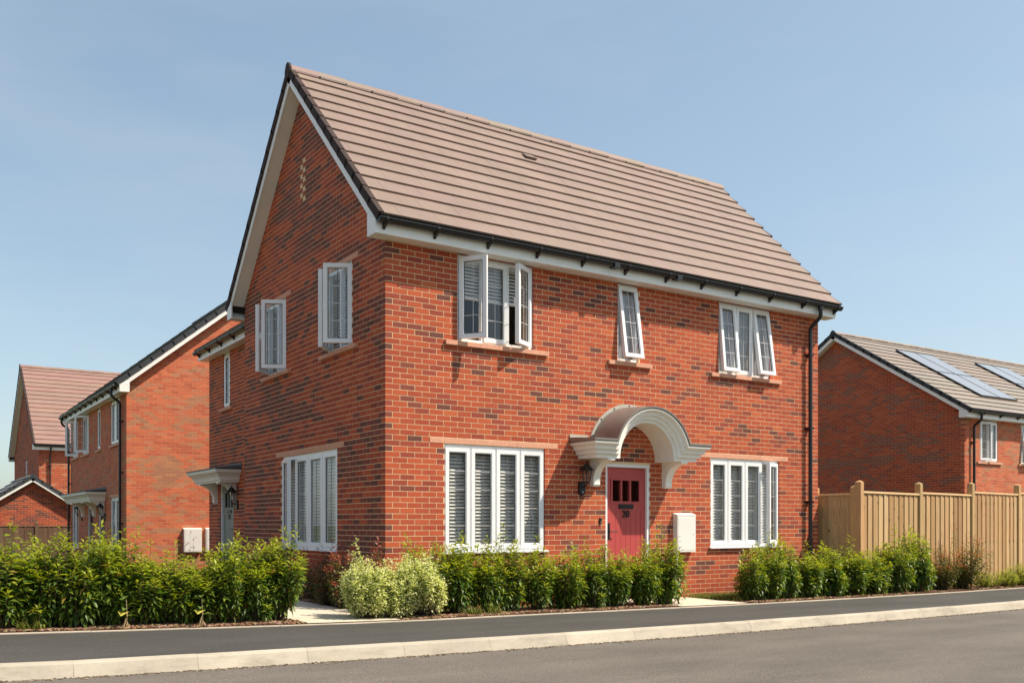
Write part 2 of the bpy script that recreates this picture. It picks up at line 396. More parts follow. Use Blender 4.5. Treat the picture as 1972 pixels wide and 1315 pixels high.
# ---------------------------------------------------------------- windows, doors and fittings
def window(parent, tf, u0, u1, z0, z1, lights, cill=False, blind=None, pitch=.0486, tilt=47, leads=(2, 5), curtain=None, name='window', head=.05, simple_=False):
    """uPVC casement window: outer frame > casements, panes, leads, blind. lights: one entry per light: None or (kind, angle)"""
    n = len(lights); j = .04; mul_ = .05
    fb = MB(tf)
    d0, d1 = -.095, -.028
    fb.box((u0, d0, z1 - head), (u1, d1, z1)); fb.box((u0, d0, z0), (u1, d1, z0 + .045))
    fb.box((u0, d0, z0 + .045), (u0 + j, d1, z1 - head)); fb.box((u1 - j, d0, z0 + .045), (u1, d1, z1 - head))
    lw = (u1 - u0 - 2 * j - (n - 1) * mul_) / n
    for i in range(n - 1):
        a = u0 + j + (i + 1) * lw + i * mul_; fb.box((a, d0, z0 + .045), (a + mul_, d1, z1 - head))
    if cill: fb.add([(u0 - .03, d0, z0 - .002), (u1 + .03, d0, z0 - .002), (u1 + .03, .05, z0 - .03), (u0 - .03, .05, z0 - .03),
                     (u0 - .03, d0, z0 + .012), (u1 + .03, d0, z0 + .012), (u1 + .03, .05, z0 - .008), (u0 - .03, .05, z0 - .008)], BOXF)
    win = fb.build(name, M['upvc'], parent)
    for i, op in enumerate(lights):
        a = u0 + j + i * (lw + mul_) - .012; W = lw + .024; H = (z1 - head) - (z0 + .045) + .024; zb = z0 + .045 - .012
        r = .056
        def loc(x, dy, z, a=a, W=W, H=H, zb=zb, op=op):
            if op is None: return tf(a + x, -.072 + dy, zb + z)
            kd, an = op; s_, c_ = math.sin(R(an)), math.cos(R(an)); off = .05 * min(1, an / 30)
            if kd == 'L': return tf(a + off + x * c_ - dy * s_, -.072 + off * .6 + x * s_ + dy * c_, zb + z)
            if kd == 'R': return tf(a + W - off - (W - x) * c_ + dy * s_, -.072 + off * .6 + (W - x) * s_ + dy * c_, zb + z)
            return tf(a + x, -.072 + off * .4 + (H - z) * s_ + dy * c_, zb + H - off * .3 - (H - z) * c_ + dy * s_)
        sb = MB(loc); D = .062
        for q in (((0, 0, 0), (W, D, r)), ((0, 0, H - r), (W, D, H)), ((0, 0, r), (r, D, H - r)), ((W - r, 0, r), (W, D, H - r))): sb.box(*q)
        b_ = .012   # glazing bead, sloped in towards the glass
        for (x0, z0_, x1, z1_) in ((r, r, W - r, H - r),):
            o_ = [(x0, z0_), (x1, z0_), (x1, z1_), (x0, z1_)]; i_ = [(x0 + b_, z0_ + b_), (x1 - b_, z0_ + b_), (x1 - b_, z1_ - b_), (x0 + b_, z1_ - b_)]
            sb.add([(x, D - .004, z) for x, z in o_] + [(x, D - .022, z) for x, z in i_], [(k, (k + 1) % 4, 4 + (k + 1) % 4, 4 + k) for k in range(4)])
        sb.build('casement', M['upvc'], win)
        if not simple_:
            gk = MB(loc); q = r + .006
            for bx in (((q, .03, q), (W - q, .041, q + .012)), ((q, .03, H - q - .012), (W - q, .041, H - q)), ((q, .03, q + .012), (q + .012, .041, H - q - .012)), ((W - q - .012, .03, q + .012), (W - q, .041, H - q - .012))): gk.box(*bx)
            gk.build('gasket', M['gasket'], win)
        MB(loc).box((r - .004, .030, r - .004), (W - r + .004, .0345, H - r + .004)).build('pane', M['glass'], win)
        if leads:
            lb = MB(loc); nx, nz = leads; g0, g1 = r + .012, W - r - .012; h0, h1 = r + .012, H - r - .012
            for k in range(1, nz): z = h0 + (h1 - h0) * k / nz; lb.box((g0, .0346, z - .005), (g1, .0385, z + .005))
            vb_ = MB(loc)
            for k in range(1, nx): x = g0 + (g1 - g0) * k / nx; vb_.box((x - .005, .0346, h0), (x + .005, .038, h1))
            lb.build('glazing_lead', M['lead_came'], win)
            if nx > 1: vb_.build('glazing_lead', M['came_dark' if blind == 'full' else 'lead_came'], win)
        if op is not None and op[1] > 20:   # handle on the inner side of an opened casement
            MB(loc).box((W - .045 if op[0] == 'L' else .02, -.03, H * .48), (W - .02 if op[0] == 'L' else .045, 0, H * .48 + .11)).build('window_handle', M['upvc'], win)
    if blind:
        bb = MB(tf); top = z1 - .05; bot = z0 + .05 if blind == 'full' else z0 + (z1 - z0) * (1 - blind)
        k = 0; z = top - .05
        bb.box((u0 + .03, -.155, top - .03), (u1 - .03, -.105, top + .01))
        tl = R(tilt)
        while z > bot:
            dz = .025 * math.sin(tl); dd = .025 * math.cos(tl); e = rnd.uniform(-.001, .001)
            bb.add([(u0 + .03, -.128 - dd, z + dz + e), (u1 - .03, -.128 - dd, z + dz + e), (u1 - .03, -.128 + dd, z - dz), (u0 + .03, -.128 + dd, z - dz),
                    (u0 + .03, -.128 - dd, z + dz + .003 + e), (u1 - .03, -.128 - dd, z + dz + .003 + e), (u1 - .03, -.128 + dd, z - dz + .003), (u0 + .03, -.128 + dd, z - dz + .003)], BOXF)
            z -= pitch
        bb.box((u0 + .03, -.155, bot - .02), (u1 - .03, -.105, bot))
        bb.build('venetian_blind', M['slat'], win, kind='stuff')
    if curtain:
        cb = MB(tf); nn = int((u1 - u0) / .02); vv = []
        for k in range(nn + 1):
            u = u0 + .02 + (u1 - u0 - .04) * k / nn; d = -.17 + .022 * math.sin(k * 1.05) + .008 * math.sin(k * 2.7 + 1)
            vv += [(u, d, z0 + .04), (u, d, z1 - .04)]
        cb.add(vv, [(2 * k, 2 * k + 2, 2 * k + 3, 2 * k + 1) for k in range(nn)]); cb.build('curtain', M['voile'], win, smooth=True)
    return win

def sill(parent, tf, u0, u1, zt, ov=.2, ovr=None):
    ovr = ov if ovr is None else ovr; mb = MB(tf); n = 2 if u1 - u0 > .8 else 1; L = (u1 - u0 + ov + ovr) / n
    for k in range(n):
        a = u0 - ov + k * L; b = a + L - (.004 if k < n - 1 else 0)
        mb.add([(a, -.1, zt - .065), (b, -.1, zt - .065), (b, .048, zt - .068), (a, .048, zt - .068), (a, -.1, zt + .004), (b, -.1, zt + .004), (b, .048, zt - .008), (a, .048, zt - .008)], BOXF)
    return mb.build('window_sill', M['cast'], parent)

def lintel(parent, tf, u0, u1, zb, zt, ov=.23):
    mb = MB(tf); n = 3 if u1 - u0 > 1.4 else 2; L = (u1 - u0 + 2 * ov) / n
    for k in range(n):
        a = u0 - ov + k * L; b = a + L - (.004 if k < n - 1 else 0); mb.box((a, -.09, zb), (b, .004, zt))
    return mb.build('lintel', M['cast'], parent)

def lantern(loc, nrm, label):
    """black wall lantern; nrm = outwards of the wall"""
    nv = Vector(nrm); sv = Vector((-nv.y, nv.x, 0)); L = Vector(loc)
    def tf(s_, d, z): return L + sv * s_ + nv * d + Vector((0, 0, z))
    o = thing('wall_lantern', loc, label, 'wall lantern', 'black lanterns beside the doors')
    mb = MB(tf); pts = [(.062 * math.cos(a), 0, -.03 + .062 * math.sin(a)) for a in [math.pi + math.pi * k / 8 for k in range(9)]] + [(.062, 0, .09), (.045, 0, .115), (-.045, 0, .115), (-.062, 0, .09)]
    mb.prism(pts, (0, 0, 0)) if False else mb.add([(x, .001, z) for x, _, z in pts] + [(x * .9, .035, z) for x, _, z in pts],
        [tuple(range(len(pts))), tuple(range(2 * len(pts) - 1, len(pts) - 1, -1))] + [(i, (i + 1) % len(pts), len(pts) + (i + 1) % len(pts), len(pts) + i) for i in range(len(pts))])
    mb.build('back_plate', M['black_iron'], o)
    MB(tf).tube([(0, .03, .03), (0, .08, .035), (0, .125, .06), (0, .135, .1)], .011, 8).build('arm', M['black_iron'], o)
    def ltf(x, y, z): return tf(x, y + .135, z)
    MB(ltf).lathe([(.03, .095), (.052, .105), (.052, .115)], 0, 0, 6, .26).build('lantern_base', M['black_iron'], o)
    MB(ltf).lathe([(.046, .116), (.078, .275)], 0, 0, 6, .26).build('lantern_glass', M['glass'], o)
    fb = MB(ltf)
    for k in range(6):
        a = k * math.pi / 3 + .26; fb.tube([(.05 * math.cos(a), .05 * math.sin(a), .114), (.083 * math.cos(a), .083 * math.sin(a), .278)], .0055, 5)
    fb.build('cage', M['black_iron'], o)
    MB(ltf).lathe([(.118, .275), (.12, .283), (.075, .33), (.045, .36), (.035, .375), (.012, .385), (.016, .4), (.004, .42)], 0, 0, 6, .26).build('cap', M['black_iron'], o)
    MB(tf).lathe([(.0, -.052), (.012, -.048), (.012, -.04), (0, -.036)], 0, .04, 8).build('sensor', M['upvc'], o)
    return o

def downpipe(parent, tf, u, zt, zb, gut=-.0, dg=.29, clips=(.25, .55, .85)):
    mb = MB(tf)
    mb.tube([(u, dg, zt - .02), (u, dg, zt - .16), (u, dg - .02, zt - .20), (u, .09, zt - .34), (u, .075, zt - .38), (u, .075, zt - .45), (u, .075, zb)], .036, 10)
    mb.tube([(u, dg, zt + .0), (u, dg, zt - .07)], .045, 10)
    o = mb.build('downpipe', M['black_pvc'], parent, auto=50)
    for c in (.08, .36, .64, .9):
        z = zt - .45 - (zt - .45 - zb) * c
        MB(tf).box((u - .047, .0, z - .02), (u + .047, .116, z + .02)).box((u - .085, .0, z - .012), (u + .085, .012, z + .012)).build('pipe_clip', M['black_pvc'], o)
    return o

def gutter(parent, tf, u0, u1, zc, dc=.285, brackets=()):
    n = 10; r0, r1 = .058, .052
    prof = [(dc - r0 * math.cos(math.pi * k / n), zc - r0 * math.sin(math.pi * k / n)) for k in range(n + 1)] + [(dc + r1 * math.cos(math.pi * k / n), zc - r1 * math.sin(math.pi * k / n)) for k in range(n + 1)]
    mb = MB(tf); m_ = len(prof)
    mb.add([(u0, d, z) for d, z in prof] + [(u1, d, z) for d, z in prof], [tuple(range(m_)), tuple(range(m_, 2 * m_))] + [(i, (i + 1) % m_, m_ + (i + 1) % m_, m_ + i) for i in range(m_)])
    cap = [(dc - r0 * math.cos(math.pi * k / n), zc - r0 * math.sin(math.pi * k / n)) for k in range(n + 1)]
    for u in (u0, u1): mb.add([(u, d, z) for d, z in cap] + [(u + (.006 if u == u1 else -.006), d, z) for d, z in cap], [tuple(range(n + 1)), tuple(range(n + 1, 2 * n + 2))] + [(i, i + 1, n + 2 + i, n + 1 + i) for i in range(n)])
    mb.box((u0, dc + r0 - .004, zc - .006), (u1, dc + r0 + .006, zc + .008))
    g = mb.build('gutter', M['black_pvc'], parent, auto=40)
    for u in brackets:
        mb = MB(tf); pr = [(dc + .068, .012), (dc + .068, -.022), (dc + .03, -.068), (dc - .03, -.10), (.232, -.125), (.222, -.125), (.222, -.03)]
        mb.add([(u - .018, d, zc + z) for d, z in pr] + [(u + .018, d, zc + z) for d, z in pr], [tuple(range(7)), tuple(range(13, 6, -1))] + [(i, (i + 1) % 7, 7 + (i + 1) % 7, 7 + i) for i in range(7)])
        mb.build('gutter_bracket', M['black_pvc'], g)
    return g

def canopy_bracket(parent, tf, u0, u1, zt, zb, depth):
    prof = [(0, zt), (depth, zt), (depth, zt - .03)]
    for k in range(1, 11):
        a = k / 10 * math.pi / 2; prof.append((depth - (depth - .085) * math.sin(a), zt - .03 - (zt - zb - .10) * (1 - math.cos(a))))
    prof += [(.09, zb + .03), (.07, zb), (0, zb)]
    mb = MB(tf); n = len(prof)
    mb.add([(u0, d, z) for d, z in prof] + [(u1, d, z) for d, z in prof], [tuple(range(n)), tuple(range(2 * n - 1, n - 1, -1))] + [(i, (i + 1) % n, n + (i + 1) % n, n + i) for i in range(n)])
    return mb.build('bracket', M['canopy'], parent)

def flat_canopy(parent, tf, u0, u1, zb, proj, brs):
    """flat lead topped canopy with an ogee cornice on scrolled brackets"""
    prof = [(.0, .16), (.035, .155), (.045, .13), (.075, .125), (.12, .105), (.17, .06), (.2, .02), (.205, .012), (.235, .012), (.235, 0), (.26, 0)]
    mb = MB(tf); vs = []
    for h, i in prof: vs += [(u0 + i, 0, zb + h), (u0 + i, proj - i, zb + h), (u1 - i, proj - i, zb + h), (u1 - i, 0, zb + h)]
    fs = [(4 * k + j, 4 * k + j + 1, 4 * k + j + 5, 4 * k + j + 4) for k in range(len(prof) - 1) for j in range(3)] + [(0, 1, 2, 3)]
    c = mb.add(vs, fs).build('canopy', M['canopy'], parent)
    t0 = zb + .262
    MB(tf).add([(u0 - .01, 0, t0), (u0 - .01, proj + .01, t0), (u1 + .01, proj + .01, t0), (u1 + .01, 0, t0), (u0 - .01, proj + .01, t0 + .025), (u1 + .01, proj + .01, t0 + .025), (u0 - .01, 0, t0 + .025), (u1 + .01, 0, t0 + .025),
                (u0 + .12, .02, t0 + .1), (u1 - .12, .02, t0 + .1)], [(0, 1, 2, 3), (1, 2, 5, 4), (0, 1, 4, 6), (3, 2, 5, 7), (4, 5, 9, 8), (4, 8, 6), (5, 7, 9), (6, 8, 9, 7)]).build('lead_roof', M['lead_dark'], c)
    MB(tf).box((u0 - .02, .001, t0 + .03), (u1 + .02, .014, t0 + .15)).build('flashing', M['lead_dark'], c)
    for b in brs: canopy_bracket(c, tf, b - .055, b + .055, zb, zb - .42, proj * .72)
    return c

def door(parent, tf, u0, u1, z0, z1, mat, back=-.06, panes=3, number=None, simple_=False):
    fb = MB(tf); j = .055
    fb.box((u0, -.12, z0), (u0 + j, -.02, z1)); fb.box((u1 - j, -.12, z0), (u1, -.02, z1)); fb.box((u0 + j, -.12, z1 - j), (u1 - j, -.02, z1))
    fb.box((u0 + j, -.12, z0), (u1 - j, -.0, z0 + .03))
    f = fb.build('door_frame', M['upvc'], parent)
    a, b = u0 + j + .004, u1 - j - .004; W = b - a; zt = z1 - j - .004; zb = z0 + .034
    db = MB(tf); pz0, pz1 = zb + 1.47, zb + 1.80; px0, px1 = a + W * .16, b - W * .16
    db.box((a, -.105, zb), (b, back - .012, pz0 - .03))
    npl = 6
    for k in range(npl):
        q = a + .09 + (W - .18) * k / npl; db.box((q + .002, back - .012, zb + .12), (q + (W - .18) / npl - .002, back - .004, pz0 - .14))
    for bx in ((a, zb, a + .09, zt), (b - .09, zb, b, zt), (a + .09, zb, b - .09, zb + .12), (a + .09, pz0 - .14, b - .09, pz0 - .03), (a + .09, pz1 + .03, b - .09, zt)):
        db.box((bx[0], back - .012, bx[1]), (bx[2], back, bx[3]))
    # surround of the lights, stepped proud, and the back of the top
    db.box((a, -.105, pz1 + .03), (b, back - .012, zt)); db.box((a, -.105, pz0 - .03), (px0, back - .012, pz1 + .03)); db.box((px1, -.105, pz0 - .03), (b, back - .012, pz1 + .03))
    for bx in ((px0 - .035, pz0 - .03, px0, pz1 + .03), (px1, pz0 - .03, px1 + .035, pz1 + .03), (px0, pz0 - .03, px1, pz0), (px0, pz1, px1, pz1 + .03)): db.box((bx[0], -.1, bx[1]), (bx[2], back + .01, bx[3]))
    for k in range(1, panes):
        x = px0 + (px1 - px0) * k / panes; db.box((x - .016, -.1, pz0), (x + .016, back + .006, pz1))
    d = db.build('door', mat, parent)
    for k in range(panes):
        x0 = px0 + (px1 - px0) * k / panes + .0165 * (k > 0); x1 = px0 + (px1 - px0) * (k + 1) / panes - .0165 * (k < panes - 1)
        MB(tf).box((x0 + .0005, back - .03, pz0 + .0005), (x1 - .0005, back - .025, pz1 - .0005)).build('pane', M['glass'], d)
    c = (a + b) / 2
    MB(tf).box((c - .15, back + .001, pz0 - .115), (c + .15, back + .012, pz0 - .045)).box((c - .125, back + .012, pz0 - .10), (c + .125, back + .018, pz0 - .06)).build('letterbox', M['black_iron'], d)
    MB(tf).box((a + .035, back + .001, zb + .88), (a + .075, back + .012, zb + 1.13)).tube([(a + .055, back + .012, zb + 1.0), (a + .055, back + .05, zb + 1.0), (a + .075, back + .055, zb + 1.0), (a + .19, back + .055, zb + 1.0)], .009, 8).build('handle', M['black_iron'], d)
    if number:
        cu = bpy.data.curves.new('numeral', 'FONT'); cu.body = number; cu.size = .15; cu.align_x = 'CENTER'; cu.extrude = .004; cu.offset = .003
        tmp = bpy.data.objects.new('numeral_tmp', cu); COL.objects.link(tmp)
        bpy.context.view_layer.update()
        me = bpy.data.meshes.new_from_object(tmp.evaluated_get(bpy.context.evaluated_depsgraph_get())); bpy.data.objects.remove(tmp)
        mb = MB(tf); mb.add([(c + q.co.x, back + .006 + q.co.z, pz0 - .245 + q.co.y) for q in me.vertices], [tuple(p_.vertices) for p_ in me.polygons])
        mb.build('numeral', M['black_iron'], d)
    return d

def ridge_run(roof, fr, u0, u1, v, zr, mat_colour, seg=.45, r=.12, A=45):
    n = max(1, round((u1 - u0) / seg)); s_ = (u1 - u0) / n
    for k in range(n):
        a, b = u0 + k * s_, u0 + (k + 1) * s_ + .025; lift = .006 if k % 2 else 0
        ca, sa = math.cos(R(A)), math.sin(R(A))
        pr = [(-.17 * ca, -.17 * sa), (-.17 * ca, -.17 * sa + .03), (-.06, -.006), (-.025, .02), (.025, .02), (.06, -.006), (.17 * ca, -.17 * sa + .03), (.17 * ca, -.17 * sa), (0, -.035)]
        mb = MB(fr.uvz); m_ = len(pr)
        mb.add([(a, v + q, zr + z + lift) for q, z in pr] + [(b, v + q, zr + z + lift + .006) for q, z in pr], [tuple(range(m_)), tuple(range(2 * m_ - 1, m_ - 1, -1))] + [(i, (i + 1) % m_, m_ + (i + 1) % m_, m_ + i) for i in range(m_)])
        o = mb.build('ridge_tile', M['tile_o'], roof); o.color = (*[q * rnd.uniform(.93, 1.05) for q in mat_colour], 1)

def roof_unit(parent, fr, L, Dp, zs, A, tile, mode, verge='verge', ovg=.25, ev=.28, gauge=.32, ridge_extra=.0, right=None, sides=(0, 1), far_end=True, ze=None, near_end=True):
    """pitched roof: deck, tiles (singly, or course by course), ridge, verges, barge boards, soffits, fascia"""
    ca, sa = math.cos(R(A)), math.sin(R(A)); v_e = -ev; z_e = ze if ze is not None else zs + .212
    Ls = (Dp / 2 - v_e) / ca
    ur = L + .25 if right is None else right
    def SP(side):
        def f(u, s, n):
            v = v_e + s * ca - n * sa; z = z_e + s * sa + n * ca
            return fr.uvz(u, v if side == 0 else Dp - v, z)
        return f
    u0 = -ovg + .03 if near_end else 0
    db = MB()
    for sd in (0, 1):
        db.tf = SP(sd); db.box((u0 + .01, .04, -.14), (ur - .03, Ls - .0, -.012))
    roof = db.build('roof', M['deck'], parent)
    rows = int(Ls / gauge); gz = Ls / rows
    singles, rest = [], MB()
    for sd in (0, 1):
        f = SP(sd)
        if mode == 'tiles' and sd == 0:
            W = .3
            tm = None
            cells = []
            for i in range(rows):
                u_end = ur + ridge_extra * (i + .5) / rows
                a = u0 + (0 if i % 2 == 0 else -W / 2)
                while a < u_end - .02:
                    b = min(a + W, u_end); aa = max(a, u0)
                    if b - aa > .03: cells.append((i, aa, b))
                    a += W
            cells.sort(key=lambda q: depth_px(f((q[1] + q[2]) / 2, q[0] * gz, 0)))
            def tilev(i, a, b, j):
                s0, s1 = i * gz, min((i + 1) * gz + .05, Ls)
                return [(a + .001, s0, .020 + j), (b - .001, s0, .020 + j), (b - .001, s1, -.010), (a + .001, s1, -.010), (a + .001, s0, .048 + j), (b - .001, s0, .048 + j), (b - .001, s1, .018), (a + .001, s1, .018)]
            shared = {}
            for q, (i, a, b) in enumerate(cells):
                c_ = tuple(x * rnd.uniform(.98, 1.02) for x in tile)
                if q < 300:
                    key = (round(b - a, 3), i == rows - 1)
                    base = f(a, i * gz, 0)
                    if key not in shared:
                        mb = MB(f); mb.add(tilev(i, a, b, 0), BOXF); shared[key] = mb.mesh('roof_tile', M['tile_o'], base)
                    jz = rnd.uniform(-.0008, .0012)
                    o = link('roof_tile', shared[key], roof, base + (f(0, 0, jz) - f(0, 0, 0))); o.color = (*c_, 1)
                else:
                    rest.tf = f; rest.add(tilev(i, a, b, rnd.uniform(-.0015, .0025)), BOXF, c_)
        else:
            if sd == 1 and 1 not in sides:
                mb = MB(f); mb.box((u0, 0, -.01), (ur, Ls, .03)); o = mb.build('roof_slope', M['tile_o'], roof); o.color = (*tile, 1); continue
            for i in range(rows):
                s0, s1 = i * gz, min((i + 1) * gz + .05, Ls); mb = MB(f)
                mb.add([(u0, s0, .02), (ur, s0, .02), (ur, s1, -.01), (u0, s1, -.01), (u0, s0, .05), (ur, s0, .05), (ur, s1, .018), (u0, s1, .018)], BOXF)
                o = mb.build('tile_course', M['tile_o'], roof); o.color = (*[q * rnd.uniform(.96, 1.04) for q in tile], 1)
    if rest.f: rest.build('roof_tiling', M['tile_a'], roof, kind='stuff')
    ridge_run(roof, fr, u0 - .02, ur + ridge_extra, Dp / 2, z_e + Ls * sa + .055, tile, A=A)
    if near_end:
        mb = MB(fr.uvz); zr = z_e + Ls * sa; lo = .13 if A > 42 else .075; pr = [(0, zr + .11), (-.055, zr + .085), (-.105, zr + .0), (-.105, zr - lo * .6), (-.045, zr - lo), (.045, zr - lo), (.105, zr - lo * .6), (.105, zr + .0), (.055, zr + .085)]
        mb.add([(u0 - .052, Dp / 2 + q, z) for q, z in pr] + [(u0 - .015, Dp / 2 + q, z) for q, z in pr], [tuple(range(9)), tuple(range(17, 8, -1))] + [(i, (i + 1) % 9, 9 + (i + 1) % 9, 9 + i) for i in range(9)])
        mb.build('ridge_end_cap', M[verge], roof)
    for end in ([0] if near_end else []) + ([1] if far_end else []):
        for sd in (0, 1):
            f = SP(sd)
            if end == 0: e0, e1, e2, e3 = u0 - .042, u0 - .018, u0 - .0165, u0 + .004
            else: e0, e1, e2, e3 = ur + .018, ur + .042, ur - .004, ur + .0165
            for i in range(rows):
                s0, s1 = i * gz - .015, (i + 1) * gz + .02
                if end == 1:
                    us = ridge_extra * (i + .5) / rows
                    mb = MB(f); mb.add([(e0 + us - .016, s0 + .015, -.05), (e0 + us, s0 + .015, -.05), (e0 + us, s1, -.058), (e0 + us - .016, s1, -.058), (e0 + us - .016, s0 + .015, .0515), (e0 + us, s0 + .015, .0515), (e0 + us, s1, .017), (e0 + us - .016, s1, .017)], BOXF)
                    mb.build('verge_cap', M[verge], roof); continue
                mb = MB(f); mb.add([(e0, s0, -.056), (e1, s0, -.056), (e1, s1, -.064), (e0, s1, -.064), (e0, s0, .060), (e1, s0, .060), (e1, s1, .048), (e0, s1, .048)], BOXF)
                sx = (e1 + .0005, e1 + .055) if end == 0 else (e0 - .055, e0 - .0005)
                mb.add([(sx[0], s0, .053), (sx[1], s0, .053), (sx[1], s1, .041), (sx[0], s1, .041), (sx[0], s0, .060), (sx[1], s0, .060), (sx[1], s1, .048), (sx[0], s1, .048)], BOXF)
                mb.build('verge_cap', M[verge], roof)
            MB(f).box((e2, .0, -.165), (e3, Ls - (.0 if sd == 0 else .03), -.053)).build('barge_board', M['fascia'], parent)
            if end == 0: MB(f).box((e3 + .001, .19, -.152), (-.001, Ls, -.136)).build('verge_soffit', M['fascia'], parent)
    # eaves
    for sd in (0, 1):
        g = (lambda u, d, z: fr.uvz(u, -d, z)) if sd == 0 else (lambda u, d, z: fr.uvz(u, Dp + d, z))
        fe = ev - .06; uu = ur - .02
        MB(g).box((u0 - .014, fe - .02, zs), (uu, fe, z_e + .0)).build('fascia_board', M['fascia'], parent)
        MB(g).box((u0 - .014, -.02, zs + .001), (uu, fe - .021, zs + .013)).build('eaves_soffit', M['fascia'], parent)
        if near_end:
            zi = lambda v: z_e + (v - v_e) * sa / ca
            pr = [(fe, zs - .002), (fe, zi(-fe) - .09), (-.02, zi(.02) - .215), (-.02, zs - .002)]
            mb = MB(g); mb.add([(u0 - .036, d, z) for d, z in pr] + [(u0 - .0145, d, z) for d, z in pr], [(0, 1, 2, 3), (7, 6, 5, 4), (0, 1, 5, 4), (1, 2, 6, 5), (2, 3, 7, 6), (3, 0, 4, 7)])
            mb.build('box_end', M['fascia'], parent)
    return roof, SP, Ls, gz, z_e, v_e

# ---------------------------------------------------------------- ground, road, pavement
def catmull(pts):
    pts = sorted(pts)
    def f(x):
        if x <= pts[0][0]: return pts[0][1]
        if x >= pts[-1][0]: return pts[-1][1]
        i = max(k for k in range(len(pts)) if pts[k][0] <= x); i = min(i, len(pts) - 2)
        x0, y0 = pts[i]; x1, y1 = pts[i + 1]
        s = lambda k: (pts[min(k + 1, len(pts) - 1)][1] - pts[max(k - 1, 0)][1]) / (pts[min(k + 1, len(pts) - 1)][0] - pts[max(k - 1, 0)][0])
        h = x1 - x0; q = (x - x0) / h; m0, m1 = s(i) * h, s(i + 1) * h
        return (2 * q**3 - 3 * q**2 + 1) * y0 + (q**3 - 2 * q**2 + q) * m0 + (-2 * q**3 + 3 * q**2) * y1 + (q**3 - q**2) * m1
    return f
clip = lambda x, a, b: max(a, min(b, x))
base = lambda X: .075 - .0135 * clip(X, -30, 40)
Ye = catmull([(-30, 4.5), (-14, 1.8), (-8, -.1), (-4.635, -.82), (-2.26, -1.216), (-.67, -1.385), (2, -1.36), (5.4, -1.36), (10, -1.12), (14.6, -.73), (22, .1), (40, 2.4)])
Yk = catmull([(-30, 2.3), (-14, -.6), (-8, -2.5), (-4.85, -3.12), (-2.97, -3.27), (-.33, -3.335), (3.2, -3.30), (6.5, -3.17), (10.25, -2.92), (16, -2.35), (24, -1.4), (40, .9)])
def gz(X, Y): return base(X) - .028 * clip(Y - 3, 0, 14) - .03 * clip(X - 10, 0, 14) * clip(Y / 3, 0, 1)
XS = [-400, -120, -60] + [-30 + .5 * k for k in range(141)] + [60, 120, 400]

def sheet(name, mat, xs, ys, zf, kind='structure'):
    """ys(X) -> list of Y positions for a column; zf(X, Y)"""
    v = []; m_ = None
    for X in xs:
        col = ys(X); m_ = len(col); v += [(X, Y, zf(X, Y)) for Y in col]
    f = [(i * m_ + j, (i + 1) * m_ + j, (i + 1) * m_ + j + 1, i * m_ + j + 1) for i in range(len(xs) - 1) for j in range(m_ - 1)]
    return MB().add(v, f).build(name, mat, None, kind=kind)

sheet('ground', M['lawn'], XS, lambda X: [Ye(X) + .02] + [max(Ye(X) + .3 + q, q) for q in (0, 1.5, 3, 5, 8, 12, 17, 25, 60, 150, 500)], lambda X, Y: gz(X, Y) - .012)
sheet('pavement', M['pave'], XS, lambda X: [Yk(X) + .12 + (Ye(X) - .045 - Yk(X) - .12) * q / 4 for q in range(5)], lambda X, Y: base(X) - .004)
sheet('road', M['road'], XS, lambda X: [-9.2] + [-9.2 + (Yk(X) + .05 + 9.2) * q / 6 for q in range(1, 7)], lambda X, Y: base(X) - .115)
sheet('far_pavement', M['pave'], XS, lambda X: [-12.5, -10.8, -9.2], lambda X, Y: base(X) - .01)
sheet('far_verge', M['lawn'], XS, lambda X: [-500, -100, -30, -12.5], lambda X, Y: base(X) - .02)

def along(curve, x0, x1, step):
    """points every `step` metres along a curve"""
    out = []; x = x0; acc = 0; p0 = (x0, curve(x0)); out.append(p0)
    while x < x1:
        x += .01; p1 = (x, curve(x)); acc += math.dist(p0, p1); p0 = p1
        if acc >= step: out.append(p1); acc = 0
    return out

def kerb_line(name, piece_name, curve, x0, x1, step, width, zt, zb, gap, cols, bevel):
    root = bpy.data.objects.new(name, None); COL.objects.link(root); root['kind'] = 'structure'; ORG[root.name] = Vector((0, 0, 0))
    P = along(curve, x0, x1, step)
    pr = [(0, zb), (0, zt - bevel), (bevel * .45, zt - bevel * .18), (bevel * .8, zt), (width, zt), (width, zb)] if width < .1 else [(-.012, zb), (-.012, zt - .118), (.030, zt - .018), (.046, zt), (width, zt), (width, zb)]
    for i in range(len(P) - 1):
        a, b = Vector((*P[i], 0)), Vector((*P[i + 1], 0)); d = (b - a).normalized(); n = Vector((-d.y, d.x, 0)); L = (b - a).length - gap
        ja, jb = rnd.uniform(-.002, .002), rnd.uniform(-.002, .002)
        mb = MB(); vs = []
        for q, jj in ((a, ja), (a + d * L, jb)):
            vs += [tuple(q + n * y + Vector((0, 0, base(q.x) + z + jj))) for y, z in pr]
        mb.add(vs, [tuple(range(6)), tuple(range(11, 5, -1))] + [(k, (k + 1) % 6, 6 + (k + 1) % 6, 6 + k) for k in range(6)])
        o = mb.build(piece_name, M['kerb_c'], root); c = rnd.uniform(.93, 1.06); o.color = (*[q * c for q in cols], 1)
MB().add([], [])
kerb_line('kerb', 'kerb_stone', Yk, -8.1, 30, .95, .125, .004, -.25, .003, (.47, .415, .335), .022)
kerb_line('edging_kerb', 'edging_stone', lambda x: Ye(x) - .045, -8.5, 30, .95, .05, .008, -.12, .005, (.50, .42, .33), .006)

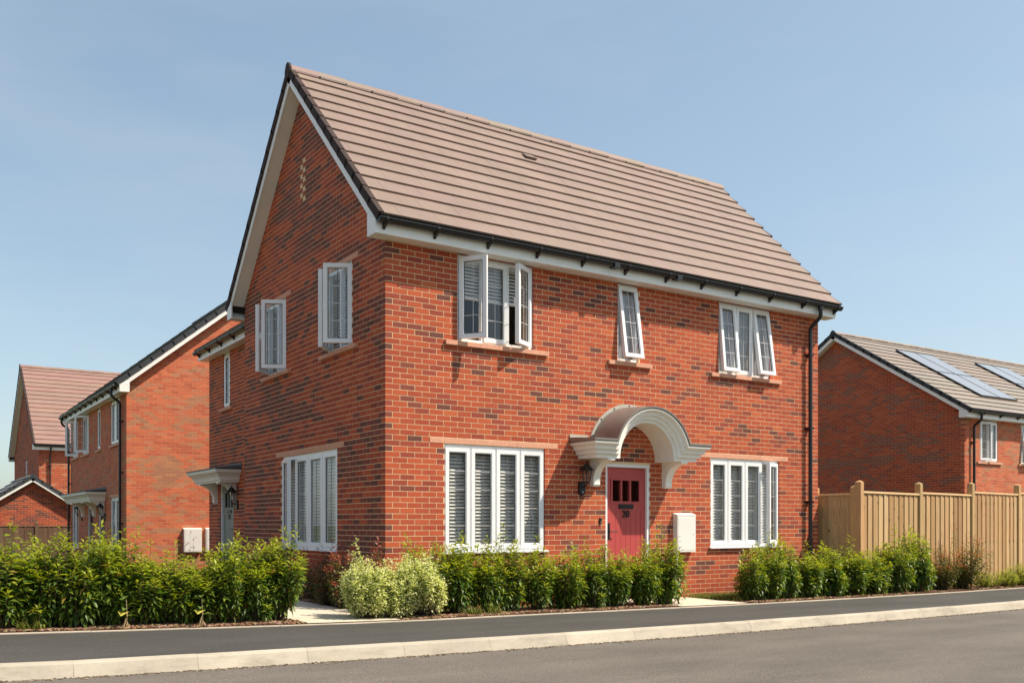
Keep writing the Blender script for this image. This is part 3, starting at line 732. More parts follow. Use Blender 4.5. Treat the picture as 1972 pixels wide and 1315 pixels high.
# planting beds, concrete paths
def xr(a, b, st=.25): n = max(1, round((b - a) / st)); return [a + (b - a) * k / n for k in range(n + 1)]
bedz = lambda X, Y: gz(X, Y) + .006 + .012 * vnoise(X * 3, Y * 3, 5)
sheet('planting_bed', M['soil'], xr(-12, -1.62), lambda X: [Ye(X) + .008 + q * .28 for q in range(6)], bedz)
sheet('planting_bed', M['soil'], xr(-.52, 4.0), lambda X: [Ye(X) + .008 + q * .21 for q in range(5)], bedz)
sheet('planting_bed', M['soil'], xr(-.46, 0.02, .12), lambda X: [-.72 + q * .5 for q in range(13)], bedz)
sheet('planting_bed', M['soil'], xr(5.5, 9.2), lambda X: [Ye(X) + .008 + q * .12 for q in range(6)], bedz)
sheet('planting_bed', M['soil'], xr(9.2, 28), lambda X: [Ye(X) + .008 + q * .18 for q in range(6)], bedz)
def path(name, xa, xb, y0f, y1, off=.016):
    xs = xr(xa, xb, .2); ny = 12
    return sheet(name, M['concrete'], xs, lambda X: [y0f(X) + (y1 - y0f(X)) * q / ny for q in range(ny + 1)], lambda X, Y: gz(X, Y) + off)
path('path', -1.62, -.5, lambda X: Ye(X) + .008, 1.9, .018)
path('path', -1.62, -.5, lambda X: 1.91, 11.5, .018)
path('path', 4.05, 5.46, lambda X: Ye(X) + .008, -.012, .018)
path('path', 3.3, 4.045, lambda X: -.62, -.012, .018)

# ---------------------------------------------------------------- house number 20
f20 = Frame((0, 0, 0), (1, 0, 0), (0, 1, 0))
h20 = thing('brick_house', (0, 0, 0), 'red brick corner house with a red door, arched canopy and brown tiled roof', 'house')
L20, D20, ZS = 8.862, 5.66, 4.958
OF = [(1.112, 2.42, 3.745, 4.957), (4.031, 4.473, 3.745, 4.957), (6.271, 7.564, 3.745, 4.957), (.906, 2.633, .82, 2.318), (6.068, 7.795, .82, 2.318), (3.789, 4.72, .06, 2.15)]
OG = [(1.534, 3.795, .82, 2.318), (1.03, 1.93, 3.745, 4.945), (3.575, 4.475, 3.745, 4.945)]
fw = wall_panel('front_wall', h20, f20.front, .002, L20 - .002, -.35, 5.16, OF, M['mortar'])
A20 = 45.3
zin = lambda y: ZS + .212 + (min(y, D20 - y) + .28) * math.tan(R(A20)) - .19
gw = wall_panel('gable_wall', h20, f20.gable, .3, D20, -.35, 4.95, OG, M['mortar'], poly=[(0.3, 4.95), (.3, zin(.3)), (D20 / 2, zin(D20 / 2)), (D20 - .02, zin(.02)), (D20 - .02, 4.95)])
MB().box((L20 - .3, .3, -.35), (L20 - .006, D20 - .3, 5.16)).build('side_wall', M['brick_plain'], h20)
MB().box((.3, D20 - .3, -.35), (L20 - .006, D20, 5.16)).build('rear_wall', M['brick_plain'], h20)
mb = MB(); mb.box((.301, .301, 2.45), (L20 - .301, D20 - .301, 2.70)); mb.box((.301, .301, 4.98), (L20 - .301, D20 - .301, 5.1)); mb.box((.301, .301, -.3), (L20 - .301, D20 - .301, .02))
mb.box((3.2, .3, .02), (3.3, D20 - .3, 2.45)); mb.box((5.4, .3, .02), (5.5, D20 - .3, 2.45)); mb.box((3.2, .3, 2.7), (3.3, D20 - .3, 4.98)); mb.box((5.4, .3, 2.7), (5.5, D20 - .3, 4.98)); mb.box((.3, 2.6, 2.7), (3.2, 2.7, 4.98))
mb.build('room_partition', M['plaster'], h20)

silU = [(a - .2, b + .25, 3.675, 3.75) for a, b in ((1.112, 2.42), (4.031, 4.473), (6.271, 7.564))]
linF = [(.676, 2.863, 2.32, 2.40), (5.838, 8.025, 2.32, 2.40)]
bf = brick_rows(f20, 'f', L20, -.15, 5.1, OF + silU + linF, 0, dark=.105, seed=2)
def clipg(z):
    t_ = (z - (ZS + .212) + .19) / math.tan(R(A20)) - .28
    return (max(0, t_ + .02), min(D20, D20 - t_ - .02)) if t_ < D20 / 2 - .12 else None
ventm = [(2.745, 2.965, 6.30, 6.98)]
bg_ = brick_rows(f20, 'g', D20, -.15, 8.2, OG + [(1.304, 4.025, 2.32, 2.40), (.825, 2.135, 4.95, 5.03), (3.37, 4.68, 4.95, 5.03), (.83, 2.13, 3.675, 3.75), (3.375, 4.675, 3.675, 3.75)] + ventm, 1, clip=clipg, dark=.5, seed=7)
# louvre of pale bricks high in the gable
lay_bricks(f20, [(fw, 'f', bf), (gw, 'g', bg_)])
vb = []
for k in range(84, 93):
    for w0 in (2.75, 2.86):
        if (k + (w0 > 2.8)) % 2: vb.append((k, w0))
for k, w0 in vb:
    P = f20.gable(w0 + .05, -.045, k * .075 + .0375); piece('vent_brick', M['brick_o'], gw, P, f20.ax(.098, .1025, .066, 'g'), (.34, .105, .055))
for k, w0 in [(k, w0) for k in range(84, 93) for w0 in (2.75, 2.86) if not (k + (w0 > 2.8)) % 2]:
    P = f20.gable(w0 + .05, -.062, k * .075 + .0375); piece('vent_brick', M['brick_o'], gw, P, f20.ax(.098, .1025, .066, 'g'), (.30, .075, .042))

window(h20, f20.front, 1.112, 2.42, 3.745, 4.95, [('L', 50), None, ('R', 28)], blind=.46, leads=(2, 4))
window(h20, f20.front, 4.031, 4.473, 3.745, 4.95, [('T', 8.5)], curtain=True, leads=(2, 4))
window(h20, f20.front, 6.271, 7.564, 3.745, 4.95, [('T', 5.5), None, ('T', 8)], curtain=True, leads=(2, 4))
window(h20, f20.front, .906, 2.633, .832, 2.316, [None] * 4, cill=True, blind='full', leads=(2, 5), head=.06)
window(h20, f20.front, 6.068, 7.795, .832, 2.316, [None, None, None, ('R', 20)], cill=True, blind='full', leads=(2, 5), pitch=.05, tilt=60, head=.06)
window(h20, f20.gable, 1.534, 3.795, .832, 2.316, [None, None, None, ('R', 12)], cill=True, blind='full', leads=(2, 5), head=.06)
window(h20, f20.gable, 1.03, 1.93, 3.745, 4.943, [('L', 60), ('R', 42)], blind='full', leads=(2, 4))
window(h20, f20.gable, 3.575, 4.475, 3.745, 4.943, [('L', 62), ('R', 50)], blind='full', leads=(2, 4))
for a, b in ((1.112, 2.42), (4.031, 4.473), (6.271, 7.564)): sill(h20, f20.front, a, b, 3.745, .2, .25)
for a, b in ((1.03, 1.93), (3.575, 4.475)): sill(h20, f20.gable, a, b, 3.745); lintel(h20, f20.gable, a, b, 4.951, 5.022, .205)
for a, b in ((.906, 2.633), (6.068, 7.795)): lintel(h20, f20.front, a, b, 2.32, 2.392)
lintel(h20, f20.gable, 1.534, 3.795, 2.32, 2.392)
door(h20, f20.front, 3.789, 4.72, .06, 2.15, M['door_red'], number='20')

TILE = (.232, .163, .135)
roof20, SP20, Ls20, gz20, ze20, ve20 = roof_unit(h20, f20, L20, D20, ZS, A20, TILE, 'tiles', ovg=.25, right=9.10, ridge_extra=.27, sides=(0,))
# small in-line roof vent
f_ = SP20(0); s_ = 9 * gz20 + .10
MB(f_).add([(3.66, s_, .05), (3.88, s_, .05), (3.88, s_ + .17, .04), (3.66, s_ + .17, .04), (3.66, s_, .085), (3.88, s_, .085), (3.88, s_ + .17, .055), (3.66, s_ + .17, .055)], BOXF).build('roof_vent', simple('vent_tile', (.20, .137, .117), .7), roof20)
gutter(h20, f20.front, -.24, 9.12, 5.137, .285, [-.14, .62, 1.47, 2.31, 3.14, 3.98, 4.83, 5.62, 6.44, 7.26, 8.12, 9.0])
for u in (3.73, 5.03): MB(f20.front).box((u - .05, .222, 5.07), (u + .05, .352, 5.142)).build('gutter_joint', M['black_pvc'], h20)
downpipe(h20, f20.front, 8.55, 5.09, -.1)

# arched canopy over the red door
def arch_canopy(parent, tf, xl, xr_, cx, zc, zb, P):
    prof = [(0, .155), (.052, .153), (.056, .118), (.064, .112), (.112, .108), (.118, .075), (.126, .066), (.176, .060), (.184, .026), (.192, .014), (.205, .010), (.208, 0), (.245, 0)]
    r0 = .555; kr = .86; NA = 28
    def line(h, i, d):
        r = r0 + h * kr; z = zb + h; sn = clip((z - zc) / r, -1, 1); th = math.asin(sn)
        pts = [(xl + i, 0, z), (xl + i, d, z)]
        for k in range(NA + 1):
            a = math.pi - th - (math.pi - 2 * th) * k / NA; pts.append((cx + r * math.cos(a), d, zc + r * math.sin(a)))
        return pts + [(xr_ - i, d, z), (xr_ - i, 0, z)]
    L = [[(x, 0, z) for x, d, z in line(0, .155, P)]] + [line(h, i, P - i) for h, i in prof]
    n = len(L[0]); vs = [q for l in L for q in l]
    fs = [(k * n + j, k * n + j + 1, (k + 1) * n + j + 1, (k + 1) * n + j) for k in range(len(L) - 1) for j in range(n - 1)]
    c = MB(tf).add(vs, fs).build('canopy', M['canopy'], parent, auto=14)
    # lead roof: the curved barrel and the two small flats
    a = line(.247, -.012, P + .012); a2 = line(.272, -.012, P + .012); b = [(x, .0, z + .045) for x, d, z in line(.272, -.012, P)]; b0 = [(x, 0, z) for x, d, z in line(.247, -.012, P)]
    vs = a + a2 + b; fs = [(k * n + j, k * n + j + 1, (k + 1) * n + j + 1, (k + 1) * n + j) for k in range(2) for j in range(n - 1)]
    MB(tf).add(vs, fs).build('lead_roof', M['lead'], c, auto=35)
    e = line(.245, -.004, P + .004); e2 = line(.225, -.004, P + .004)
    MB(tf).add(e + e2 + a, [(j, j + 1, n + j + 1, n + j) for j in range(n - 1)] + [(2 * n + j, 2 * n + j + 1, j + 1, j) for j in range(n - 1)]).build('lead_edge', M['lead'], c)
    # upstand against the wall with its bolts
    i0 = line(.262, -.012, P)[2:-2]; o0 = line(.318, -.012, P)[2:-2]; m_ = len(i0)
    MB(tf).add([(x, .003, z + .05) for x, d, z in i0] + [(x, .003, z + .05) for x, d, z in o0] + [(x, .014, z + .05) for x, d, z in i0] + [(x, .014, z + .05) for x, d, z in o0],
        [(j, j + 1, m_ + j + 1, m_ + j) for j in range(m_ - 1)] + [(2 * m_ + j, 2 * m_ + j + 1, 3 * m_ + j + 1, 3 * m_ + j) for j in range(m_ - 1)] + [(m_ + j, m_ + j + 1, 3 * m_ + j + 1, 3 * m_ + j) for j in range(m_ - 1)]).build('flashing', M['lead_pale'], c)
    for x0, x1 in ((xl - .01, cx - .83), (cx + .83, xr_ + .01)): MB(tf).box((x0, .003, zb + .30), (x1, .014, zb + .365)).build('flashing', M['lead_pale'], c)
    for k in range(1, 8):
        th = math.pi * k / 8; x, z = cx + .803 * math.cos(th), zc + .05 + .803 * math.sin(th)
        MB(tf).tube([(x, .013, z), (x, .022, z)], .011, 8).build('bolt', M['black_iron'], c)
    canopy_bracket(c, tf, cx - .787, cx - .655, zb, zb - .41, P * .74); canopy_bracket(c, tf, cx + .705, cx + .845, zb, zb - .41, P * .74)
    return c
arch_canopy(h20, f20.front, 3.094, 5.46, 4.262, 2.20, 2.19, .585)

lantern((3.31, 0, 1.735), (0, -1, 0), 'black lantern on the brick wall beside the arched canopy and red door')
o = thing('doorbell', (3.683, 0, 1.257), 'small black doorbell on brick to the left of the red door', 'doorbell')
mb = MB(); mb.box((3.662, -.016, 1.212), (3.704, -.001, 1.302)); mb.build('bell_case', M['black_iron'], o); MB().tube([(3.683, -.016, 1.235), (3.683, -.024, 1.235)], .013, 10).build('bell_button', M['lead'], o)

def meter_box(tf, u0, u1, z0, z1, d, label, pipe=None):
    o = thing('meter_box', tf((u0 + u1) / 2, 0, z0), label, 'meter box', 'white meter boxes on the brick walls')
    mb = MB(tf); mb.box((u0, .001, z0), (u1, d - .022, z1 - .02)); mb.add([(u0 - .006, .001, z1 - .02), (u1 + .006, .001, z1 - .02), (u1 + .006, d, z1 - .02), (u0 - .006, d, z1 - .02), (u0 - .006, .001, z1 + .025), (u1 + .006, .001, z1 + .025), (u1 + .006, d, z1 - .004), (u0 - .006, d, z1 - .004)], BOXF)
    mb.build('case', M['meter'], o); mb = MB(tf); mb.box((u0 + .004, d - .020, z0 + .004), (u1 - .004, d, z1 - .024)); mb.box((u0 + .03, d, z0 + .03), (u1 - .03, d + .003, z1 - .05)); mb.build('lid', M['meter'], o)
    MB(tf).tube([(u1 - .045, d, (z0 + z1) / 2), (u1 - .045, d + .008, (z0 + z1) / 2)], .014, 10).build('latch', M['fascia'], o)
    if pipe is not None: MB(tf).tube([(u0 + .05, .035, z0 + .01), (u0 + .05, .035, pipe)], .02, 8).build('conduit', M['meter'], o)
meter_box(f20.front, 5.215, 5.63, .755, 1.365, .10, 'white meter box with pipe below on brick to the right of the red door', -.1)

# ---------------------------------------------------------------- attached wing, number 22
f22 = Frame((.7, D20, 0), (0, 1, 0), (1, 0, 0))
h22 = thing('brick_house', (.7, D20, 0), 'shaded brick house joined behind the corner house with sage door and flat canopy', 'house')
L22, D22 = 4.55, 6.0
O22 = [(3.06, 3.50, 3.745, 4.93), (2.79, 3.73, .06, 2.1)]
w22 = wall_panel('front_wall', h22, f22.front, .01, L22 - .002, -.5, 5.1, O22, M['mortar'])
b22 = brick_rows(f22, 'f', L22, -.3, 5.0, O22 + [(2.86, 3.70, 3.675, 3.75)], 0, dark=.34, seed=12)
lay_bricks(f22, [(w22, 'f', b22)])
MB(f22.uvz).box((.31, L22 * 0 + .3, -.5), (L22 - .3, .31, -.4)).build('footing', M['brick_plain'], h22)
mb = MB(f22.uvz); mb.box((L22 - .3, .3, -.5), (L22 - .006, D22, 5.1)); mb.box((.01, D22 - .3, -.5), (L22 - .3, D22, 5.1)); mb.build('rear_wall', M['brick_plain'], h22)
mb = MB(f22.uvz); mb.box((.02, .301, 2.45), (L22 - .301, D22 - .31, 2.7)); mb.box((.02, .301, 4.98), (L22 - .301, D22 - .31, 5.08)); mb.build('room_partition', M['plaster'], h22)
window(h22, f22.front, 3.06, 3.50, 3.745, 4.925, [None], leads=(2, 4)); sill(h22, f22.front, 3.06, 3.50, 3.745)
door(h22, f22.front, 2.79, 3.73, .06, 2.1, M['door_green'], number='22')
flat_canopy(h22, f22.front, 2.28, 4.42, 2.085, .55, (2.66, 3.95))
roof_unit(h22, f22, L22, D22, 4.93, 35, TILE, 'courses', sides=(0,), near_end=False, right=L22 + .14)
gutter(h22, f22.front, 0, L22 + .16, 5.105, .285, [.35, 1.2, 2.05, 2.9, 3.75, 4.5])
lantern(f22.front(2.52, 0, 1.6), (-1, 0, 0), 'black lantern beside the sage door in the shaded side wall')

# ---------------------------------------------------------------- orange brick house to the left
fL = Frame((-.36, 13.8, -.39), (0, 1, 0), (1, 0, 0))
hL = thing('brick_house', (-.36, 13.8, -.39), 'orange brick house with sunlit blank gable end and grey verge left of the corner house', 'house')
LL, DL, AL = 8.45, 8.4, 39
OL = [(.80, 1.95, 3.745, 4.94), (3.42, 3.86, 3.745, 4.94), (5.2, 6.2, 3.745, 4.94), (7.05, 8.0, 3.745, 4.94), (.80, 1.95, .82, 2.318), (2.80, 3.72, .06, 2.12), (4.46, 5.38, .06, 2.12), (6.95, 8.1, .82, 2.318)]
wL = wall_panel('front_wall', hL, fL.front, .002, LL - .002, -.4, 5.16, OL, M['mortar_far'])
zl_ = lambda y: 4.95 + .212 + (min(y, DL - y) + .28) * math.tan(R(AL)) - .17
gL = wall_panel('gable_wall', hL, fL.gable, .3, DL, -.4, 4.95, [], M['mortar_far'], poly=[(.3, 4.95), (.3, zl_(.3)), (DL / 2, zl_(DL / 2)), (DL - .02, zl_(.02)), (DL - .02, 4.95)])
MB(fL.uvz).box((LL - .3, .3, -.4), (LL - .006, DL, 5.16)).box((.3, DL - .3, -.4), (LL - .3, DL, 5.16)).build('rear_wall', M['brick_plain'], hL)
MB(fL.uvz).box((.301, .301, 2.45), (LL - .301, DL - .301, 2.7)).box((.301, .301, 4.98), (LL - .301, DL - .301, 5.1)).build('room_partition', M['plaster'], hL)
def clipL(z):
    t_ = (z - (4.95 + .212) + .17) / math.tan(R(AL)) - .28
    return (max(0, t_ + .02), min(DL, DL - t_ - .02)) if t_ < DL / 2 - .12 else None
lay_bricks(fL, [(wL, 'f', brick_rows(fL, 'f', LL, -.3, 5.1, OL, 0, dark=.2, darkpal=PALE, pal=ORANGE, seed=21)), (gL, 'g', brick_rows(fL, 'g', DL, -.3, 8.2, [], 1, clip=clipL, dark=.34, darkpal=PALE, pal=ORANGE, seed=22))])
window(hL, fL.front, .80, 1.95, 3.745, 4.93, [None, None], leads=(2, 4)); window(hL, fL.front, 3.42, 3.86, 3.745, 4.93, [None], leads=(2, 4))
window(hL, fL.front, 5.2, 6.2, 3.745, 4.93, [('L', 52), None], leads=(2, 4)); window(hL, fL.front, 7.05, 8.0, 3.745, 4.93, [('L', 52), None], leads=(2, 4))
window(hL, fL.front, .80, 1.95, .832, 2.316, [None, None], cill=True, blind='full', leads=(2, 5)); window(hL, fL.front, 6.95, 8.1, .832, 2.316, [None, None], cill=True, leads=(2, 5))
for a, b in ((.80, 1.95), (3.42, 3.86), (5.2, 6.2), (7.05, 8.0)): sill(hL, fL.front, a, b, 3.745, .12)
lintel(hL, fL.front, .80, 1.95, 2.32, 2.392, .15)
for a in (2.80, 4.46): door(hL, fL.front, a, a + .92, .06, 2.12, M['door_brown'])
flat_canopy(hL, fL.front, 2.58, 6.9, 2.23, .55, (2.85, 4.1, 5.9))
GREY = (.10, .10, .10)
roof_unit(hL, fL, LL, DL, 4.95, AL, GREY, 'courses', verge='verge_grey', right=LL + .2, sides=(0,), gauge=.34)
gutter(hL, fL.front, -.22, LL + .22, 5.13, .285, [.1 + .85 * k for k in range(11)])
downpipe(hL, fL.front, .42, 5.09, -.1); downpipe(hL, fL.front, LL - .08, 5.09, -.1)
lantern(fL.front(2.7, 0, 1.79), (-1, 0, 0), 'black lantern under the near end of the double canopy on the orange house')
lantern(fL.front(6.3, 0, 1.79), (-1, 0, 0), 'black lantern under the far end of the double canopy on the orange house')
meter_box(fL.gable, 1.43, 1.90, .86, 1.47, .12, 'white meter box on the sunlit orange gable, left of two above the hedge')
meter_box(fL.gable, 2.02, 2.48, .86, 1.47, .12, 'white meter box on the sunlit orange gable, cut off by the shaded house corner')

# ---------------------------------------------------------------- far brown roofed house, garage, fence on the left
fF = Frame((-.03, 32.3, -.6), (1, 0, 0), (0, 1, 0))
hF = thing('brick_house', (-.03, 32.3, -.6), 'farthest brick house at the left with a broad pinkish brown tiled roof', 'house')
LF, DF, AF = 10, 8.9, 40
wF = wall_panel('front_wall', hF, fF.front, .002, LF, -.4, 5.18, [], M['mortar_far'])
zf_ = lambda y: 4.97 + .212 + (min(y, DF - y) + .28) * math.tan(R(AF)) - .17
OFg = [(3.9, 4.45, 3.6, 4.75)]
gF = wall_panel('gable_wall', hF, fF.gable, .3, DF, -.4, 4.95, OFg, M['mortar_far'], poly=[(.3, 4.95), (.3, zf_(.3)), (DF / 2, zf_(DF / 2)), (DF - .02, zf_(.02)), (DF - .02, 4.95)])
MB(fF.uvz).box((LF - .3, .3, -.4), (LF, DF, 5.16)).box((.3, DF - .3, -.4), (LF - .3, DF, 5.16)).build('rear_wall', M['brick_plain'], hF)
def clipF(z):
    t_ = (z - (4.97 + .212) + .17) / math.tan(R(AF)) - .28
    return (max(0, t_ + .02), min(DF, DF - t_ - .02)) if t_ < DF / 2 - .12 else None
lay_bricks(fF, [(wF, 'f', brick_rows(fF, 'f', 3.5, 1, 5.1, [], 0, dark=.3, darkpal=PALE, seed=31)), (gF, 'g', brick_rows(fF, 'g', DF, 1, 8.8, OFg, 1, clip=clipF, dark=.15, seed=32))], 0)
window(hF, fF.gable, 3.9, 4.45, 3.6, 4.75, [None], leads=None, simple_=True)
roof_unit(hF, fF, LF, DF, 4.97, AF, (.27, .165, .135), 'courses', right=LF + .2, sides=(0,), gauge=.335)
gutter(hF, fF.front, -.22, LF, 5.15, .285); downpipe(hF, fF.front, .42, 5.1, 0)

fG = Frame((-2.45, 28.6, -.5), (0, 1, 0), (1, 0, 0))
hG = thing('garage', (-2.45, 28.6, -.5), 'small red brick garage with grey pitched roof behind the dark fence at far left', 'garage')
LG, DG, AG, ZG = 6, 3.4, 33, 2.05
gG = wall_panel('gable_wall', hG, fG.gable, .02, DG, -.3, 2.2, [], M['mortar_far'], poly=[(.02, 2.2), (.02, 2.3), (DG / 2, ZG + .212 + (DG / 2 + .28) * math.tan(R(AG)) - .17), (DG - .02, 2.3), (DG - .02, 2.2)])
MB(fG.uvz).box((.3, .02, -.3), (LG, .3, 2.2)).box((.3, DG - .3, -.3), (LG, DG - .02, 2.2)).box((LG - .3, .3, -.3), (LG, DG - .3, 2.2)).build('side_wall', M['brick_plain'], hG)
def clipG(z):
    t_ = (z - (ZG + .212) + .17) / math.tan(R(AG)) - .28
    return (max(0, t_ + .02), min(DG, DG - t_ - .02)) if t_ < DG / 2 - .12 else None
lay_bricks(fG, [(gG, 'g', brick_rows(fG, 'g', DG, .9, 3.4, [], 1, clip=clipG, dark=.3, seed=41))], 150)
roof_unit(hG, fG, LG, DG, ZG, AG, (.17, .16, .15), 'courses', verge='verge_grey', right=LG + .2, gauge=.34)

# ---------------------------------------------------------------- house with solar panels on the right
fR = Frame((20.45, 3.86, -.72), (1, 0, 0), (0, 1, 0))
hR = thing('brick_house', (20.45, 3.86, -.72), 'brick house behind the timber fence with pale tiled roof carrying solar panels', 'house')
LR, DR, AR = 12, 8.3, 33
OR_ = [(.79, 1.76, 3.745, 4.94), (3.05, 3.95, 3.745, 4.94)]
wR = wall_panel('front_wall', hR, fR.front, .002, LR, -.4, 5.16, OR_, M['mortar_far'])
zr_ = lambda y: 4.95 + .212 + (min(y, DR - y) + .28) * math.tan(R(AR)) - .17
gR = wall_panel('gable_wall', hR, fR.gable, .3, DR, -.4, 4.95, [], M['mortar_far'], poly=[(.3, 4.95), (.3, zr_(.3)), (DR / 2, zr_(DR / 2)), (DR - .02, zr_(.02)), (DR - .02, 4.95)])
MB(fR.uvz).box((LR - .3, .3, -.4), (LR, DR, 5.16)).box((.3, DR - .3, -.4), (LR - .3, DR, 5.16)).build('rear_wall', M['brick_plain'], hR)
MB(fR.uvz).box((.301, .301, 2.45), (LR - .301, DR - .301, 2.7)).box((.301, .301, 4.98), (LR - .301, DR - .301, 5.1)).box((2.2, .3, 2.7), (2.3, DR - .31, 4.98)).build('room_partition', M['plaster'], hR)
def clipR(z):
    t_ = (z - (4.95 + .212) + .17) / math.tan(R(AR)) - .28
    return (max(0, t_ + .02), min(DR, DR - t_ - .02)) if t_ < DR / 2 - .12 else None
lay_bricks(fR, [(wR, 'f', brick_rows(fR, 'f', 6, 1.5, 5.1, OR_ + [(.6, 1.95, 3.675, 3.75), (2.9, 4.1, 3.675, 3.75)], 0, dark=.25, darkpal=PALE, pal=ORANGE, seed=51)), (gR, 'g', brick_rows(fR, 'g', DR, 1.5, 7.9, [], 1, clip=clipR, dark=.3, darkpal=[(1, (.27, .095, .062))], pal=RED, seed=52))])
window(hR, fR.front, .79, 1.76, 3.745, 4.93, [('L', 14), None], blind='full', leads=(2, 4)); window(hR, fR.front, 3.05, 3.95, 3.745, 4.93, [('T', 9), None], blind='full', leads=(2, 4))
for a, b in ((.79, 1.76), (3.05, 3.95)): sill(hR, fR.front, a, b, 3.745, .17)
roofR, SPR, LsR, gzR, zeR, veR = roof_unit(hR, fR, LR, DR, 4.95, AR, (.25, .21, .178), 'courses', verge='verge_grey', right=LR + .2, gauge=.33, sides=(0,))
gutter(hR, fR.front, -.22, LR, 5.13, .285, [.5 + .95 * k for k in range(8)]); downpipe(hR, fR.front, .36, 5.09, 0)
pl = 1.66
for ai, ua in enumerate((1.85, 6.5)):
    for cx_ in (0, 1):
        for ry in (0, 1):
            u0, s0 = ua + cx_ * 1.04, 1.02 + ry * (pl + .02)
            f = SPR(0)
            wh = ('first pair from the roof edge', 'second pair from the roof edge')[ai] + (', left' if cx_ == 0 else ', right') + (' lower' if ry == 0 else ' upper')
            o = thing('solar_panel', f(u0 + .5, s0, .05), f'grey solar panel on the pale roof, {wh} panel', 'solar panel', 'solar panels on the pale roof')
            mb = MB(f); q = .018
            for bx in (((u0, s0, .06), (u0 + 1.02, s0 + q, .10)), ((u0, s0 + pl - q, .06), (u0 + 1.02, s0 + pl, .10)), ((u0, s0 + q, .06), (u0 + q, s0 + pl - q, .10)), ((u0 + 1.02 - q, s0 + q, .06), (u0 + 1.02, s0 + pl - q, .10))): mb.box(*bx)
            mb.build('panel_frame', M['black_pvc'], o)
            MB(f).box((u0 + q, s0 + q, .062), (u0 + 1.02 - q, s0 + pl - q, .096)).build('panel_glass', M['solar'], o)

# ---------------------------------------------------------------- houses across the roads, out of view, added for the window glass to mirror
def opposite(x, y, L, lab, side=False):
    fo = Frame((x + L, y, -.3), (-1, 0, 0), (0, -1, 0)) if not side else Frame((x, y, -.1), (0, 1, 0), (-1, 0, 0)); h = thing('brick_house', (x, y, -.3), lab, 'house'); Dp = 8; A = 40
    ops = [(.12 * L + .2 * L * k, .12 * L + .2 * L * k + 1.3, z, z + 1.2) for k in range(4) for z in (.9, 3.7)]
    wall_panel('front_wall', h, fo.front, 0, L, -.6, 5.1, ops, M['brick_plain'])
    MB(fo.uvz).box((0, .3, -.6), (.3, Dp, 5.1)).box((L - .3, .3, -.6), (L, Dp, 5.1)).box((.3, Dp - .3, -.6), (L - .3, Dp, 5.1)).build('side_wall', M['brick_plain'], h)
    for a, b, c, d in ops: window(h, fo.front, a, b, c, d, [None, None], leads=None, simple_=True)
    roof_unit(h, fo, L, Dp, 4.95, A, TILE, 'courses', right=L + .2)
opposite(13, -23, 11, 'unseen brick house across the road, nearer, added for the front windows to mirror')
opposite(-13.5, -3, 15, 'brick house across the side road, mirrored in the shaded side window', True)  # out of view; also blocks low sky to darken and redden the gable
opposite(27, -22, 14, 'unseen brick house across the road, farther right, added for the front windows to mirror')

# ---------------------------------------------------------------- timber fences
WOOD = [(.52, .34, .168), (.47, .295, .140), (.59, .40, .21), (.41, .245, .112), (.50, .325, .16)]
def fence(label, posts, tops, bottoms, post_up, side, nb, cols, post=.11, skip_first=False, wj=.012):
    a0 = Vector(posts[0]); o = thing('timber_fence', (*posts[0], bottoms[0]), label, 'fence')
    for i, (x, y) in enumerate(posts):
        zt = tops[min(i, len(tops) - 1)]; zt = max(zt, tops[max(0, i - 1)]) + post_up; zb = bottoms[min(i, len(bottoms) - 1)]
        d = Vector(posts[min(i + 1, len(posts) - 1)]) - Vector(posts[max(i - 1, 0)]); an = math.atan2(d.y, d.x) if len(posts) > 1 else 0
        rm = Matrix.Rotation(an, 3, 'Z'); h = post / 2
        vs = [(-h, -h, 0), (h, -h, 0), (h, h, 0), (-h, h, 0), (-h, -h, zt - .03 - zb), (h, -h, zt - .03 - zb), (h, h, zt - .03 - zb), (-h, h, zt - .03 - zb), (0, 0, zt - zb + .01)]
        mb = MB(); mb.add([tuple(rm @ Vector(v) + Vector((x, y, zb))) for v in vs], [(0, 3, 2, 1), (0, 1, 5, 4), (1, 2, 6, 5), (2, 3, 7, 6), (3, 0, 4, 7), (4, 5, 8), (5, 6, 8), (6, 7, 8), (7, 4, 8)])
        ob = mb.build('fence_post', M['wood_o'], o, world=(x, y, zb)); ob.color = (*[q * rnd.uniform(.9, 1.05) for q in cols[0]], 1)
    for i in range(len(posts) - 1):
        p0, p1 = Vector(posts[i]), Vector(posts[i + 1]); d = (p1 - p0).normalized(); n = Vector((-d.y, d.x)) * side; L = (p1 - p0).length - post; p0 = p0 + d * post / 2
        zt, zb = tops[i], bottoms[i]; an = math.atan2(d.y, d.x); wb = L / nb
        for k in range(nb):
            c = p0 + d * (wb * (k + .5)); tw = .08 + rnd.uniform(-.015, .015)
            zz = (zt - .045 + zb) / 2
            q = c + n * (.014 + rnd.uniform(-.002, .003))
            ob = piece('board', M['wood_o'], o, (q.x, q.y, zz), (wb - .007, .016, zt - .045 - zb), [(lambda k_, c_: tuple(x * k_ for x in c_))(rnd.uniform(.88, 1.08), rnd.choice(cols))][0], an + tw)
        c = p0 + d * (L / 2) + n * .008
        ob = piece('capping_rail', M['wood_o'], o, (c.x, c.y, zt - .018), (L - .006, .075, .036), tuple(x * 1.3 for x in cols[2]), an)
        for zr2 in (zb + .35, (zt + zb) / 2, zt - .25):
            q = c - n * .045; piece('arris_rail', M['wood_o'], o, (q.x, q.y, zr2), (L - .004, .06, .07), cols[1], an)
    return o
a74 = R(7.4); P1 = Vector((9.105, -.682)); dv = Vector((math.cos(a74), math.sin(a74)))
fence('new pale timber fence with capped posts running right from the house corner', [tuple(P1 + dv * q) for q in (0, 2.3, 4.69, 7.18, 9.6)], [1.80, 1.83, 1.895, 1.93], [-.16, -.2, -.24, -.28], .185, -1, 11, WOOD)
